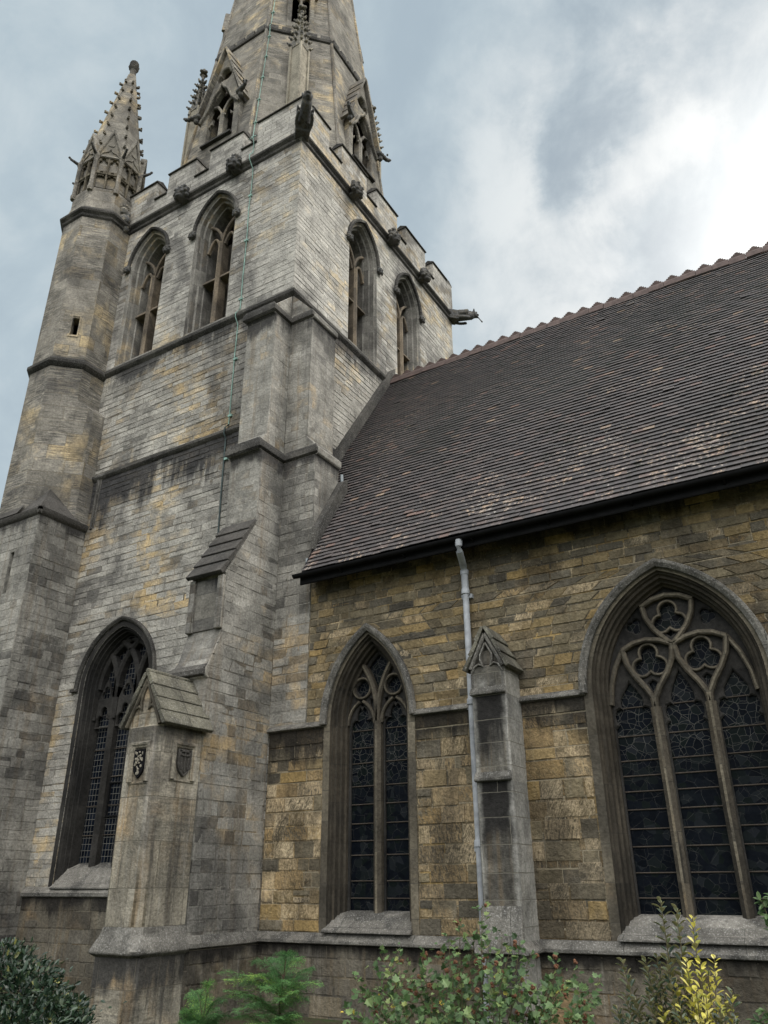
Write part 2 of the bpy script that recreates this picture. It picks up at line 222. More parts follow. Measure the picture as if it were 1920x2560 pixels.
def simple(name, col, rough=.6, spec=.4, metal=0, var=.3, scale=6, bump=.2):
    m, g = newmat(name); pos = g.node('ShaderNodeNewGeometry').outputs['Position']
    n = g.noise(pos, scale, 6, .65, .3)
    c = g.mix(1, col, g.ramp(n, [(.3, 1-var), (.7, 1+var)]), 'MULTIPLY')
    b = finish(g, c, rough, n, bump, .01, spec); b.inputs['Metallic'].default_value = metal
    return m
M['black'] = simple('black_painted_iron', (.009, .009, .0095), .75, .08)
M['bar'] = simple('rusty_iron_bar', (.055, .045, .036), .8, .2)
M['void'] = simple('dark_interior', (.010, .010, .011), .9, .05)
M['pipe'] = simple('grey_painted_pipe', (.30, .315, .335), .6, .3, var=.38, scale=5, bump=.3)
M['verd'] = simple('verdigris_copper', (.20, .31, .27), .75, .2, var=.45, scale=7)
M['cuprous'] = simple('darkened_copper', (.055, .075, .075), .7, .2, var=.4, scale=7)
M['lead'] = simple('lead_sheet', (.28, .31, .33), .55, .4, var=.35, scale=12)
M['bark'] = simple('bark', (.07, .05, .035), .9, .1, var=.4, scale=30)

def glassmat(name, kind):
    m, g = newmat(name)
    uv = g.node('ShaderNodeUVMap').outputs[0]; u, v, _ = g.sep(uv)
    pos = g.node('ShaderNodeNewGeometry').outputs['Position']
    wob = g.vm('MULTIPLY', g.node('ShaderNodeTexNoise', None, Vector=pos, Scale=9, Detail=2).outputs['Color'], (.05, .05, .05))
    if kind == 'figures':
        p = g.vm('ADD', g.comb(u, v, 0), wob)
        zone = g.noise(g.comb(u, v, 0), 1.1, 2, .5)
        v1 = g.node('ShaderNodeTexVoronoi', dict(feature='DISTANCE_TO_EDGE', voronoi_dimensions='2D'), Vector=p, Scale=10.5, Randomness=1).outputs['Distance']
        v2 = g.node('ShaderNodeTexVoronoi', dict(feature='DISTANCE_TO_EDGE', voronoi_dimensions='2D'), Vector=p, Scale=5.0, Randomness=.9).outputs['Distance']
        l1 = g.m('LESS_THAN', v1, .016); l2 = g.m('LESS_THAN', v2, .009)
        hi = g.smooth(v, 2.7, 3.3)
        ln = g.m('MAXIMUM', g.m('MULTIPLY', l1, g.smooth(g.m('ADD', zone, g.m('MULTIPLY', hi, .4)), .46, .56)), l2)
        brk = g.smooth(g.noise(pos, 5.5, 3), .40, .56)
        ln = g.m('MULTIPLY', ln, g.m('MAXIMUM', g.m('MULTIPLY', brk, .26), g.m('MULTIPLY', hi, .72)))
        cell = g.node('ShaderNodeTexVoronoi', dict(voronoi_dimensions='2D'), Vector=p, Scale=10.5).outputs['Color']
        tint = g.ramp(g.sep(cell)[0], [(0, (.003, .004, .006)), (.45, (.005, .0065, .0095)), (.75, (.0055, .008, .0075)), (1, (.013, .015, .018))])
    else:
        bt = g.node('ShaderNodeTexBrick', dict(offset=0, squash=1), Vector=g.vm('ADD', g.comb(u, v, 0), g.vm('MULTIPLY', wob, (.2, .2, .2))), Scale=1, Color1=(0, 0, 0), Color2=(1, 1, 1), Mortar=(0, 0, 0), Mortar_Size=.004, Mortar_Smooth=0, Brick_Width=.078, Row_Height=.105)
        ln = bt.outputs[1]
        tint = g.ramp(g.sep(bt.outputs[0])[0], [(0, (.0035, .0045, .007)), (.6, (.0055, .0075, .012)), (1, (.011, .0135, .02))])
    col = g.mix(ln, tint, (.115, .112, .102))
    cell = g.node('ShaderNodeTexNoise', None, Vector=pos, Scale=14, Detail=1).outputs['Color']
    b = g.node('ShaderNodeBsdfPrincipled', None, Base_Color=col, Roughness=.25, Specular_IOR_Level=.045)
    ht = g.m('ADD', g.m('MULTIPLY', ln, 1.0), g.sep(cell)[0])
    g.put(b.inputs['Normal'], g.node('ShaderNodeBump', None, Strength=.35, Distance=.01, Height=ht).outputs[0])
    g.node('ShaderNodeOutputMaterial', None, Surface=b.outputs[0])
    return m
M['glass'] = glassmat('leaded_figure_glass', 'figures'); M['quarry'] = glassmat('leaded_quarry_glass', 'quarries')

def tilemat():
    m, g = newmat('clay_roof_tile')
    r = g.node('ShaderNodeAttribute', dict(attribute_name='rnd')).outputs['Fac']
    pos = g.node('ShaderNodeNewGeometry').outputs['Position']; px, py, pz = g.sep(pos)
    r2 = g.m('FRACT', g.m('MULTIPLY', r, 57.3))
    c = g.ramp(r, [(0, (.044, .040, .040)), (.4, (.056, .049, .049)), (.8, (.070, .059, .057)), (.95, (.09, .069, .063)), (.985, (.13, .083, .07)), (1, (.22, .165, .12))])
    big = g.noise(pos, .45, 5, .6)
    c = g.mix(g.smooth(big, .50, .68), c, g.mix(.65, c, (.028, .027, .026)))
    low = g.smooth(pz, 9.6, 6.6)
    li = g.smooth(g.m('ADD', g.noise(pos, 16, 5, .75), g.m('ADD', g.m('MULTIPLY', g.noise(pos, .8, 4), .45), g.m('ADD', g.m('MULTIPLY', low, .05), g.m('MULTIPLY', r2, .10)))), .925, .985)
    c = g.mix(g.m('MULTIPLY', li, .75), c, g.mix(r2, (.55, .53, .49), (.36, .26, .18)))
    mo = g.smooth(g.m('ADD', g.noise(g.vm('ADD', pos, (4, 9, 2)), 7, 5, .7), g.m('MULTIPLY', g.noise(g.vm('ADD', pos, (14, 9, 2)), .6, 3), .5)), .86, .95)
    c = g.mix(mo, c, (.022, .024, .016))
    n = g.noise(pos, 38, 4, .7)
    c = g.mix(1, c, g.ramp(n, [(.25, .7), (.75, 1.3)]), 'MULTIPLY')
    finish(g, c, .62, n, .3, .006, .42); return m
M['tile'] = tilemat()
M['ridge'] = simple('terracotta_ridge', (.078, .055, .049), .8, .25, var=.4, scale=8)

# ------------------------------------------------------------------ mesh builder
ORG = Vector((0, 0, 0))
def setup_uv(me, org):
    uvl = me.uv_layers.new(name='UVMap')
    for p in me.polygons:
        n = p.normal
        if abs(n.z) > .75: U = Vector((1, 0, 0)); V = Vector((0, 1, 0))
        else:
            U = Vector((-n.y, n.x, 0)).normalized(); V = n.cross(U)
            if V.z < 0: V = -V
        for li in p.loop_indices:
            w = me.vertices[me.loops[li].vertex_index].co + org
            if abs(n.z) > .75: uvl.data[li].uv = (w.dot(U), w.dot(V))
            else: uvl.data[li].uv = (w.dot(U), w.z if abs(n.z) < .3 else w.dot(V))
class MB:
    def __init__(s): s.v = []; s.f = []; s.mi = []; s.cur = 0; s.rnd = None; s.arris = None
    def add(s, vs, fs):
        b = len(s.v); s.v += [tuple(x) for x in vs]
        for f in fs: s.f.append([b+i for i in f]); s.mi.append(s.cur)
    def hexa(s, p):   # 8 corners: bottom 4, top 4
        s.add(p, [(0, 3, 2, 1), (4, 5, 6, 7), (0, 1, 5, 4), (1, 2, 6, 5), (2, 3, 7, 6), (3, 0, 4, 7)])
    def box(s, x0, x1, y0, y1, z0, z1):
        s.hexa([(x0, y0, z0), (x1, y0, z0), (x1, y1, z0), (x0, y1, z0), (x0, y0, z1), (x1, y0, z1), (x1, y1, z1), (x0, y1, z1)])
    def prism(s, poly, fa, fb):   # poly 2D, fa/fb map to 3D at each end
        n = len(poly); a = [fa(*p) for p in poly]; b = [fb(*p) for p in poly]
        tri = tessellate_polygon([[Vector((p[0], p[1], 0)) for p in poly]])
        fs = [tuple(t) for t in tri] + [tuple(n+i for i in t) for t in tri]
        fs += [(i, (i+1) % n, n+(i+1) % n, n+i) for i in range(n)]
        s.add(a+b, fs)
    def plate(s, outer, holes, P, d0, d1, ch=0, chd=None):   # P(u,w,d); front d0, back d1, chamfered holes
        fr = [outer]+[offset(h, ch) for h in holes] if ch else [outer]+list(holes)
        flat = [p for l in fr for p in l]
        tri = tessellate_polygon([[Vector((p[0], p[1], 0)) for p in l] for l in fr])
        s.add([P(*p, d0) for p in flat], [tuple(t) for t in tri])
        bk = [outer]+list(holes); flatb = [p for l in bk for p in l]
        tri = tessellate_polygon([[Vector((p[0], p[1], 0)) for p in l] for l in bk])
        s.add([P(*p, d1) for p in flatb], [tuple(t) for t in tri])
        for i, l in enumerate(bk):
            n = len(l); q = [(j, (j+1) % n) for j in range(n)]
            if i and ch:
                dm = d0-(chd or ch)
                s.add([P(*p, d0) for p in fr[i]]+[P(*p, dm) for p in l], [(a, b, n+b, n+a) for a, b in q])
                s.add([P(*p, dm) for p in l]+[P(*p, d1) for p in l], [(a, b, n+b, n+a) for a, b in q])
            else:
                s.add([P(*p, d0) for p in l]+[P(*p, d1) for p in l], [(a, b, n+b, n+a) for a, b in q])
    def loft(s, rings, close=True, cap=False):
        n = len(rings[0]); vs = [p for r in rings for p in r]; fs = []
        for k in range(len(rings)-1):
            for i in range(n if close else n-1):
                j = (i+1) % n; fs.append((k*n+i, k*n+j, (k+1)*n+j, (k+1)*n+i))
        if cap: fs += [tuple(range(n)), tuple((len(rings)-1)*n+i for i in range(n))]
        s.add(vs, fs)
    def tube(s, pts, r, n=8, cap=True):
        pts = [Vector(p) for p in pts]; rings = []
        for i, p in enumerate(pts):
            t = (pts[min(i+1, len(pts)-1)]-pts[max(i-1, 0)]).normalized()
            a = t.cross(Vector((0, 0, 1)) if abs(t.z) < .9 else Vector((1, 0, 0))).normalized(); b = t.cross(a)
            rr = r[i] if isinstance(r, (list, tuple)) else r
            rings.append([p+rr*(cos(2*pi*k/n)*a+sin(2*pi*k/n)*b) for k in range(n)])
        s.loft(rings, True, cap)
    def rib(s, path, P, wd, d0, d1, fw=None, dm=None, closed=False):   # moulded bar following a 2D path
        fw = wd*.35 if fw is None else fw; dm = d0-(wd-fw)*.45 if dm is None else dm
        prof = [(-wd/2, d1), (-wd/2, dm), (-fw/2, d0), (fw/2, d0), (wd/2, dm), (wd/2, d1)]
        n = len(path); rings = []
        for i in range(n):
            a = path[(i-1) % n] if closed or i else path[i]; c = path[(i+1) % n] if closed or i < n-1 else path[i]
            b = path[i]
            def un(p, q):
                L = hypot(q[0]-p[0], q[1]-p[1]) or 1; return ((q[0]-p[0])/L, (q[1]-p[1])/L)
            t1 = un(a, b) if a != b else un(b, c); t2 = un(b, c) if b != c else t1
            tx, ty = t1[0]+t2[0], t1[1]+t2[1]; L = hypot(tx, ty) or 1; nx, ny = -ty/L, tx/L
            k = 1/max(.5, nx*-t1[1]+ny*t1[0])
            rings.append([P(b[0]+nx*o*k, b[1]+ny*o*k, dd) for o, dd in prof])
        if closed: rings.append(rings[0])
        f0 = len(s.f); s.loft(rings, False, False)
        if s.arris is not None:
            for i in range(f0, len(s.f)):
                if (i-f0) % 5 == 2: s.mi[i] = s.arris
        if not closed: s.add(rings[0], [tuple(range(6))]); s.add(rings[-1], [tuple(range(6))])
    def lathe(s, c, prof, n=12):
        s.loft([[(c[0]+r*cos(2*pi*k/n), c[1]+r*sin(2*pi*k/n), z) for k in range(n)] for r, z in prof], True, True)
    def ico(s, c, r, sub=1, rot=None):
        bm = bmesh.new(); bmesh.ops.create_icosphere(bm, subdivisions=sub, radius=1)
        r = r if isinstance(r, (tuple, list)) else (r, r, r)
        vs = []
        for v in bm.verts:
            q = Vector((v.co.x*r[0], v.co.y*r[1], v.co.z*r[2]))
            if rot: q = rot @ q
            vs.append(Vector(c)+q)
        s.add(vs, [[v.index for v in f.verts] for f in bm.faces]); bm.free()
    def build(s, name, mats, parent=None, smooth=30, bevel=0, remesh=0, label=None, org=None, normals=True):
        me = bpy.data.meshes.new(name); org = ORG if org is None else Vector(org)
        me.from_pydata([Vector(p)-org for p in s.v], [], s.f)
        mats = mats if isinstance(mats, (list, tuple)) else [mats]
        for m in mats: me.materials.append(M[m])
        for p, i in zip(me.polygons, s.mi): p.material_index = i
        if normals:
            bm = bmesh.new(); bm.from_mesh(me)
            bmesh.ops.remove_doubles(bm, verts=bm.verts, dist=.0004)
            bmesh.ops.recalc_face_normals(bm, faces=bm.faces); bm.to_mesh(me); bm.free()
        me.update()
        if s.rnd is not None:
            a = me.attributes.new('rnd', 'FLOAT', 'FACE'); a.data.foreach_set('value', s.rnd)
        setup_uv(me, org)
        if smooth:
            me.shade_smooth(); me.set_sharp_from_angle(angle=radians(smooth))
        o = bpy.data.objects.new(name, me); COL.objects.link(o)
        if parent: o.parent = parent
        if remesh:
            md = o.modifiers.new('r', 'REMESH'); md.mode = 'VOXEL'; md.voxel_size = remesh; md.use_smooth_shade = True
        if bevel:
            md = o.modifiers.new('b', 'BEVEL'); md.width = bevel; md.segments = 1; md.limit_method = 'ANGLE'; md.angle_limit = radians(40)
        if label: o['label'] = label
        return o
def thing(name, label, cat, loc, group=None):
    global ORG
    o = bpy.data.objects.new(name, None); COL.objects.link(o); o.location = loc
    o['label'] = label; o['category'] = cat
    if group: o['group'] = group
    ORG = Vector(loc); return o
def offset(poly, dd):
    n = len(poly); A = sum(poly[i][0]*poly[(i+1) % n][1]-poly[(i+1) % n][0]*poly[i][1] for i in range(n)); sg = 1 if A > 0 else -1
    out = []
    for i in range(n):
        a, b, c = poly[i-1], poly[i], poly[(i+1) % n]
        def nm(p, q):
            L = hypot(q[0]-p[0], q[1]-p[1]) or 1; return ((q[1]-p[1])/L*sg, -(q[0]-p[0])/L*sg)
        n1, n2 = nm(a, b), nm(b, c); mx, my = n1[0]+n2[0], n1[1]+n2[1]; L = hypot(mx, my) or 1
        mx, my = mx/L, my/L; k = dd/max(.55, mx*n1[0]+my*n1[1])
        out.append((b[0]+mx*k, b[1]+my*k))
    return out
def arch(cu, w, zs, c, z0=None, n=14):
    R = w+c; th = math.acos(-c/R)
    L = [(cu+c+R*cos(pi+(th-pi)*i/n), zs+R*sin(pi+(th-pi)*i/n)) for i in range(n+1)]
    pts = L+[(2*cu-p[0], p[1]) for p in reversed(L[:-1])]
    if z0 is not None: pts = [(cu-w, z0)]+pts+[(cu+w, z0)]
    return pts
def frame(O, U, N):
    O, U, N = Vector(O), Vector(U), Vector(N)
    return lambda u, w, d: O+U*u+Vector((0, 0, w))+N*d
FS = frame((0, 10, 0), (1, 0, 0), (0, -1, 0))
FN_ = frame((0, 10.02, 0), (1, 0, 0), (0, -1, 0))
FE = frame((-8.2, 0, 0), (0, 1, 0), (1, 0, 0))
def foil(cu, cz, R, n, rot=pi/2, k=.56, N=None):
    dl = R*(1-k)/1.0; rl = R-dl; N = N or n*9; pts = []
    for i in range(N):
        th = 2*pi*i/N; ph = (th-rot+pi/n) % (2*pi/n)-pi/n
        q = max(0, rl*rl-(dl*sin(ph))**2); r = dl*cos(ph)+sqrt(q)
        pts.append((cu+r*cos(th), cz+r*sin(th)))
    return pts
def lighthole(cu, hw, z0, zs, tip, cusp=1):
    H = [(hw, z0), (hw, zs), (hw*.80, zs+.05), (hw*.93, zs+.10), (hw*.97, zs+.17), (hw*.86, zs+.235), (hw*.66, zs+.255), (hw*.48, zs+.235),
         (hw*.60, zs+.30), (hw*.56, zs+.38), (hw*.36, zs+.30+(tip-zs-.30)*.55), (hw*.14, zs+.30+(tip-zs-.30)*.82)]
    return [(cu+a, b) for a, b in H]+[(cu, tip)]+[(cu-a, b) for a, b in reversed(H)]
def trefoilhead(cu, hw, z0, zs):
    pts = [(cu+hw, z0), (cu+hw, zs)]
    for i in range(1, 8): a = i/8*pi*.75; pts.append((cu+hw*.52+hw*.48*cos(a), zs+hw*.48*sin(a)*1.1))
    for i in range(0, 6): a = -.2+i/5*(pi/2+.2); pts.append((cu+hw*.50*cos(a), zs+hw*.72+hw*.75*sin(a)))
    return pts+[(2*cu-p[0], p[1]) for p in reversed(pts[:-1])]
def sweep(mb, P, cu, zs, c, prof, z0=None, closed=False, n=14):
    pr = prof+[prof[0]] if closed else prof
    cs = [[P(u, z, dd) for u, z in arch(cu, w, zs, c, z0, n)] for w, dd in pr]
    mb.loft(cs, False)
    if closed: mb.add([r[0] for r in cs[:-1]], [tuple(range(len(prof)))]); mb.add([r[-1] for r in cs[:-1]], [tuple(range(len(prof)))])
def ring(mb, x0, x1, y0, y1, prof):
    mb.loft([[(x0-o, y0-o, z), (x1+o, y0-o, z), (x1+o, y1+o, z), (x0-o, y1+o, z)] for o, z in prof], True)
T8 = math.tan(pi/8)
def octpts(cx, cy, a, z):
    R = a/cos(pi/8); return [(cx+R*cos(pi/8+k*pi/4), cy+R*sin(pi/8+k*pi/4), z) for k in range(8)]
def octring(mb, cx, cy, a, prof): mb.loft([octpts(cx, cy, a+o, z) for o, z in prof], True)
def octface(cx, cy, k, af):
    th = k*pi/4; N = Vector((cos(th), sin(th), 0)); U = Vector((-sin(th), cos(th), 0)); C = Vector((cx, cy, 0))
    return lambda u, z, dd=0: C+N*(af(z)+dd)+U*u+Vector((0, 0, z))
def dupe(o, parent, loc, rz=0, label=None):
    c = o.copy(); COL.objects.link(c); c.parent = parent; c.location = loc; c.rotation_euler = (0, 0, rz)
    if label: c['label'] = label
    return c
def rect(a, b, c, e): return [(a, c), (b, c), (b, e), (a, e)]

def masonry(name, P, spans, z0, z1, chf, bwf, mat, parent, seed, proud=.007, jit=.004, gap=.0045, rough=.0, spall=0, bev=.006):
    # every block a real stone: own length and height, arrises worn back to recessed joints
    rn = random.Random(seed); mb = MB(); mb.rnd = []; z = z0
    while z < z1-.03:
        h = rn.uniform(*chf(z)); h = z1-z if z+h > z1-.06 else h; zt = z+h
        lo, hi = spans(z+.002), spans(zt-.002); rows = []
        if len(lo) == len(hi):
            for (a, b), (c, d_) in zip(lo, hi):
                if rows and abs(rows[-1][1]-a) < .012 and abs(rows[-1][3]-c) < .012: rows[-1] = (rows[-1][0], b, rows[-1][2], d_)
                else: rows.append((a, b, c, d_))
        for (a, b, c, d_) in rows:
            W = max(b, d_)-min(a, c)
            if W < .03: continue
            cuts = [0]; x = rn.uniform(.35, 1)*rn.uniform(*bwf(z))
            while x < W-.10: cuts.append(x/W); x += rn.uniform(*bwf(z))
            cuts.append(1)
            for f0, f1 in zip(cuts, cuts[1:]):
                sub_ = [(z, zt)]
                if h > .17 and (f1-f0)*W < .34 and rn.random() < .10: zm = z+h*rn.uniform(.42, .58); sub_ = [(z, zm), (zm, zt)]
                for za, zb_ in sub_:
                    ka, kb = (za-z)/h, (zb_-z)/h
                    L = lambda f, k: (a+(b-a)*f)*(1-k)+(c+(d_-c)*f)*k
                    r = rn.random(); r2 = (r*37.73) % 1
                    pr = proud+rn.uniform(-jit, jit)-(spall*rn.random() if r2 > .8 else 0); g_ = gap*rn.uniform(.6, 1.5)
                    tx, tz = rn.uniform(-.002, .002), rn.uniform(-.0025, .0025)
                    u0, u1, t0, t1 = L(f0, ka)+g_, L(f1, ka)-g_, L(f0, kb)+g_, L(f1, kb)-g_
                    if u1-u0 < .012 and t1-t0 < .012: continue
                    va, vb = za+g_, zb_-g_; e = min(bev*rn.uniform(.7, 1.8), max(.001, (u1-u0)*.3), max(.001, (t1-t0)*.3), (vb-va)*.3)
                    nx, nz = (3, 2) if rough and (u1-u0) > .15 else (1, 1)
                    b0 = len(mb.v); q = lambda i, j, dd, o: P((u0+o+(u1-u0-2*o)*i/nx)*(1-j/nz)+(t0+o+(t1-t0-2*o)*i/nx)*(j/nz), va+o+(vb-va-2*o)*j/nz, dd)
                    for j in range(nz+1):
                        for i in range(nx+1):
                            mb.v.append(tuple(q(i, j, pr+tx*(2*i/nx-1)+tz*(2*j/nz-1)+rn.uniform(-rough, rough), e+(rn.uniform(-.3, .3)*e if nx > 1 else 0))))
                    for j in range(nz):
                        for i in range(nx): k_ = b0+j*(nx+1)+i; mb.f.append([k_, k_+1, k_+nx+2, k_+nx+1]); mb.mi.append(0); mb.rnd.append(r)
                    bd = [b0+i for i in range(nx+1)]+[b0+j*(nx+1)+nx for j in range(1, nz+1)]+[b0+nz*(nx+1)+i for i in range(nx-1, -1, -1)]+[b0+j*(nx+1) for j in range(nz-1, 0, -1)]
                    b1 = len(mb.v); ring_ = [q(i, 0, -.012, 0) for i in range(nx+1)]+[q(nx, j, -.012, 0) for j in range(1, nz+1)]+[q(i, nz, -.012, 0) for i in range(nx-1, -1, -1)]+[q(0, j, -.012, 0) for j in range(nz-1, 0, -1)]
                    mb.v += [tuple(v) for v in ring_]; n_ = len(bd)
                    for i in range(n_): j = (i+1) % n_; mb.f.append([bd[i], b1+i, b1+j, bd[j]]); mb.mi.append(0); mb.rnd.append(r)
        z = zt
    o = mb.build(name, mat, parent, smooth=0, normals=False)
    return o
def archx(w, zs, c, z):   # half width of a pointed opening at height z
    if z <= zs: return w
    q = (w+c)**2-(z-zs)**2
    return max(0, sqrt(q)-c) if q > c*c else 0
def minus(a, b, holes, z):
    L = [a]
    for cu, w, zs, c, zb in holes:
        x = archx(w, zs, c, z) if z > zb else 0
        L += [cu-x, cu+x]
    L.append(b); return [(L[i], L[i+1]) for i in range(0, len(L), 2)]

# carved pieces (meshes local to their own origin, facing -Y)
def carved_head(name, parent, loc, rz, s=1, seed=0, mat='carved'):
    rn = random.Random(seed); mb = MB()
    mb.ico((0, -.10, .02), (.14, .13, .16), 2); mb.ico((0, -.15, -.09-.02*rn.random()), (.085, .08, .06), 2)
    mb.ico((0, -.235, -.005), (.028, .045, .05), 1); mb.ico((0, -.215, -.062), (.07, .03, .018), 1); mb.ico((0, -.2, -.125), (.06, .035, .022), 1)
    for sg in (-1, 1):
        mb.ico((sg*.06, -.205, .055), (.05, .035, .022), 1); mb.ico((sg*.085, -.17, -.02), (.045, .05, .045), 1); mb.ico((sg*.15, -.07, .02), (.03, .04, .07), 1)
        mb.ico((sg*.055, -.205, .02), (.018, .02, .014), 1)
    for k in range(11):
        a = -.5+k/10*(pi+1.0); rr = .15+.03*rn.random()
        mb.ico((rr*cos(a), -.08-.05*rn.random(), .02+rr*1.12*sin(a)), (.045, .06, .045), 1)
    mb.box(-.09, .09, -.05, .06, -.12, .12)
    mb.v = [(x*s, y*s, z*s) for x, y, z in mb.v]
    o = mb.build(name, mat, parent, remesh=.014*s, org=(0, 0, 0), normals=False)
    o.location = Vector(loc)-ORG; o.rotation_euler = (0, 0, rz); return o

# =================================================================== CHURCH TOWER
TC = Vector((-12.07, 13.87, 0)); X0, X1, Y0, Y1 = -15.94, -8.2, 10.0, 17.74
tower = thing('church_tower', 'weathered pale grey stone church tower with battlements, belfry windows and a tall octagonal spire', 'church tower', TC)
CA, SA, CUA = .25, 5.1, -11.99
SB, CB = 16.0, .47
BW = [(FS, -12.97), (FS, -10.70), (FE, 12.68), (FE, 14.95)]
BX1_ = -8.2
mb = MB()
hA = arch(CUA, .88, SA, CA, 1.56)
mb.plate(rect(X0, X1, 0, 12.80), [hA], FS, 0, -.6)
mb.plate(rect(Y0+.6, Y1, 0, 12.80), [], FE, 0, -.6)
mb.box(X0, X1-.6, Y1-.6, Y1, 0, 17.5); mb.box(X0, X0+.6, Y0+.6, Y1-.6, 0, 17.5)
mb.cur = 1
mb.plate(rect(X0, X1, 12.8, 17.5), [arch(u, .63, SB, CB, 12.86) for P, u in BW[:2]], FS, 0, -.6)
mb.plate(rect(Y0+.6, Y1, 12.8, 17.5), [arch(u, .63, SB, CB, 12.86) for P, u in BW[2:]], FE, 0, -.6)
mb.box(X0+.6, X1-.6, Y0+.6, Y1-.6, 17.3, 17.45)
mb.build('wall', ['tower', 'tower_fine'], tower)
hole_A = (CUA, .99, SA, CA, 1.5)
masonry('face_stones', FS, lambda z: minus(-13.62 if z < 9.8 else -13.9, BX1_ if z > 12.0 else -8.93, [hole_A], z), 1.62, 9.80, lambda z: (.105, .165), lambda z: (.22, .62), 'tower_blk', tower, 101, rough=.0016, spall=.014)
masonry('face_stones', FS, lambda z: [(-13.9, -8.93)], 9.97, 12.68, lambda z: (.105, .16), lambda z: (.25, .62), 'tower_blk', tower, 102, rough=.001, spall=.008)
bel = lambda us: [(u, .632, SB, CB, 12.8) for u in us]
masonry('belfry_stones', FS, lambda z: minus(-13.9, X1, bel((-12.97, -10.70)), z), 12.92, 17.30, lambda z: (.105, .16), lambda z: (.25, .65), 'tower_fine_blk', tower, 103, proud=.005, jit=.003, gap=.0035)
masonry('belfry_stones', FE, lambda z: minus(Y0, Y1, bel((12.68, 14.95)), z), 12.92, 17.30, lambda z: (.105, .16), lambda z: (.25, .65), 'tower_fine_blk', tower, 104, proud=.005, jit=.003, gap=.0035)
masonry('face_stones', FE, lambda z: [(10.85, min(Y1, 9.6+(z-6.25)/1.534+.3))], 9.2, 12.68, lambda z: (.105, .16), lambda z: (.25, .62), 'tower_blk', tower, 105, rough=.001)
FPl = frame((0, 9.975, 0), (1, 0, 0), (0, -1, 0))
mb = MB(); mb.box(-13.6, -8.95, 9.975, 10.0, 0, 1.45); mb.build('plinth', 'tower_plinth', tower)
masonry('plinth_stones', FPl, lambda z: [(-13.6, -8.93)], .05, 1.44, lambda z: (.19, .27), lambda z: (.28, .62), 'tower_plinth_blk', tower, 106, rough=.0015, gap=.005)
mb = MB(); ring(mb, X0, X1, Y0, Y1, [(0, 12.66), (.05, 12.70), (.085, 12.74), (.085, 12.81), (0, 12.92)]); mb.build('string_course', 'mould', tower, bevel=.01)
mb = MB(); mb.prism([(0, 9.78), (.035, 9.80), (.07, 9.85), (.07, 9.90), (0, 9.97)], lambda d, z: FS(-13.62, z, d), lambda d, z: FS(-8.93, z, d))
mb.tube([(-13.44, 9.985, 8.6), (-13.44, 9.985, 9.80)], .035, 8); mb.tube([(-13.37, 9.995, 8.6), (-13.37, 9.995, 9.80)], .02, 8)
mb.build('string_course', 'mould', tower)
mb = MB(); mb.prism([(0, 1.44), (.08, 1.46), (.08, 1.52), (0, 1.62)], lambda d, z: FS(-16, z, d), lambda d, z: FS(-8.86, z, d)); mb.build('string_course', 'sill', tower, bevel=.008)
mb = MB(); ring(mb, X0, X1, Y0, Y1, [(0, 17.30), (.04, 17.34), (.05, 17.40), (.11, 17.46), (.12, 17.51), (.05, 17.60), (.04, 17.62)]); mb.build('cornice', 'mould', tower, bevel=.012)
# parapet
def side(P, u0, u1, mer, ua, ub):
    """one battlemented side; mer = merlon intervals"""
    top, cr = 18.72, 18.06
    pts = [(u0, 17.6)]
    for a, b in mer: pts += [(a, cr), (a, top), (b, top), (b, cr)] if a > u0+.01 else [(u0, top), (b, top), (b, cr)]
    if abs(mer[-1][1]-u1) < .01: pts = pts[:-1]
    else: pts += [(u1, cr)]
    pts += [(u1, 17.6)]
    m1 = MB(); m1.plate(pts, [], P, .04, -.28); m1.build('parapet', 'tower_fine', tower)
    def cop(a, b, z, wide=.045, h=.15):
        m2 = MB()
        pr = [(.04+wide, z), (.04+wide, z+.035), (-.12, z+h), (-.28-wide, z+.035), (-.28-wide, z)]
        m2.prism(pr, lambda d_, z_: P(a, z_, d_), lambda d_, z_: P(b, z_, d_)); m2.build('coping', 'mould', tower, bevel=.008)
    last = u0
    for a, b in mer:
        if a > last+.02: cop(last, a, cr+.002, h=.10)
        cop(a-(.03 if a > u0+.01 else 0), b+(.03 if b < u1-.01 else 0), top+.002); last = b
    if last < u1-.02: cop(last, u1, cr+.002, h=.10)
mS = [(-15.0, -14.62), (-14.1, -13.05), (-12.60, -11.62), (-11.13, -10.05), (-9.56, X1+.04)]
side(FS, X0, X1+.04, mS, 0, 0)
mE = [(Y0+.28, 11.03), (11.58, 12.76), (13.25, 14.36), (14.85, 16.02), (16.52, Y1-.29)]
side(FE, Y0+.28, Y1-.29, mE, 0, 0)
FNN = frame((0, Y1, 0), (-1, 0, 0), (0, 1, 0)); FW = frame((X0, 0, 0), (0, -1, 0), (-1, 0, 0))
side(FNN, -X1-.04, -X0, [(8.16, 9.6), (10.1, 11.1), (11.6, 12.6), (13.1, 14.1), (14.6, 15.94)], 0, 0)
side(FW, -Y1+.29, -Y0-.29, [(-17.45, -16.5), (-16.0, -14.8), (-14.3, -13.2), (-12.7, -11.6), (-11.1, -10.29)], 0, 0)

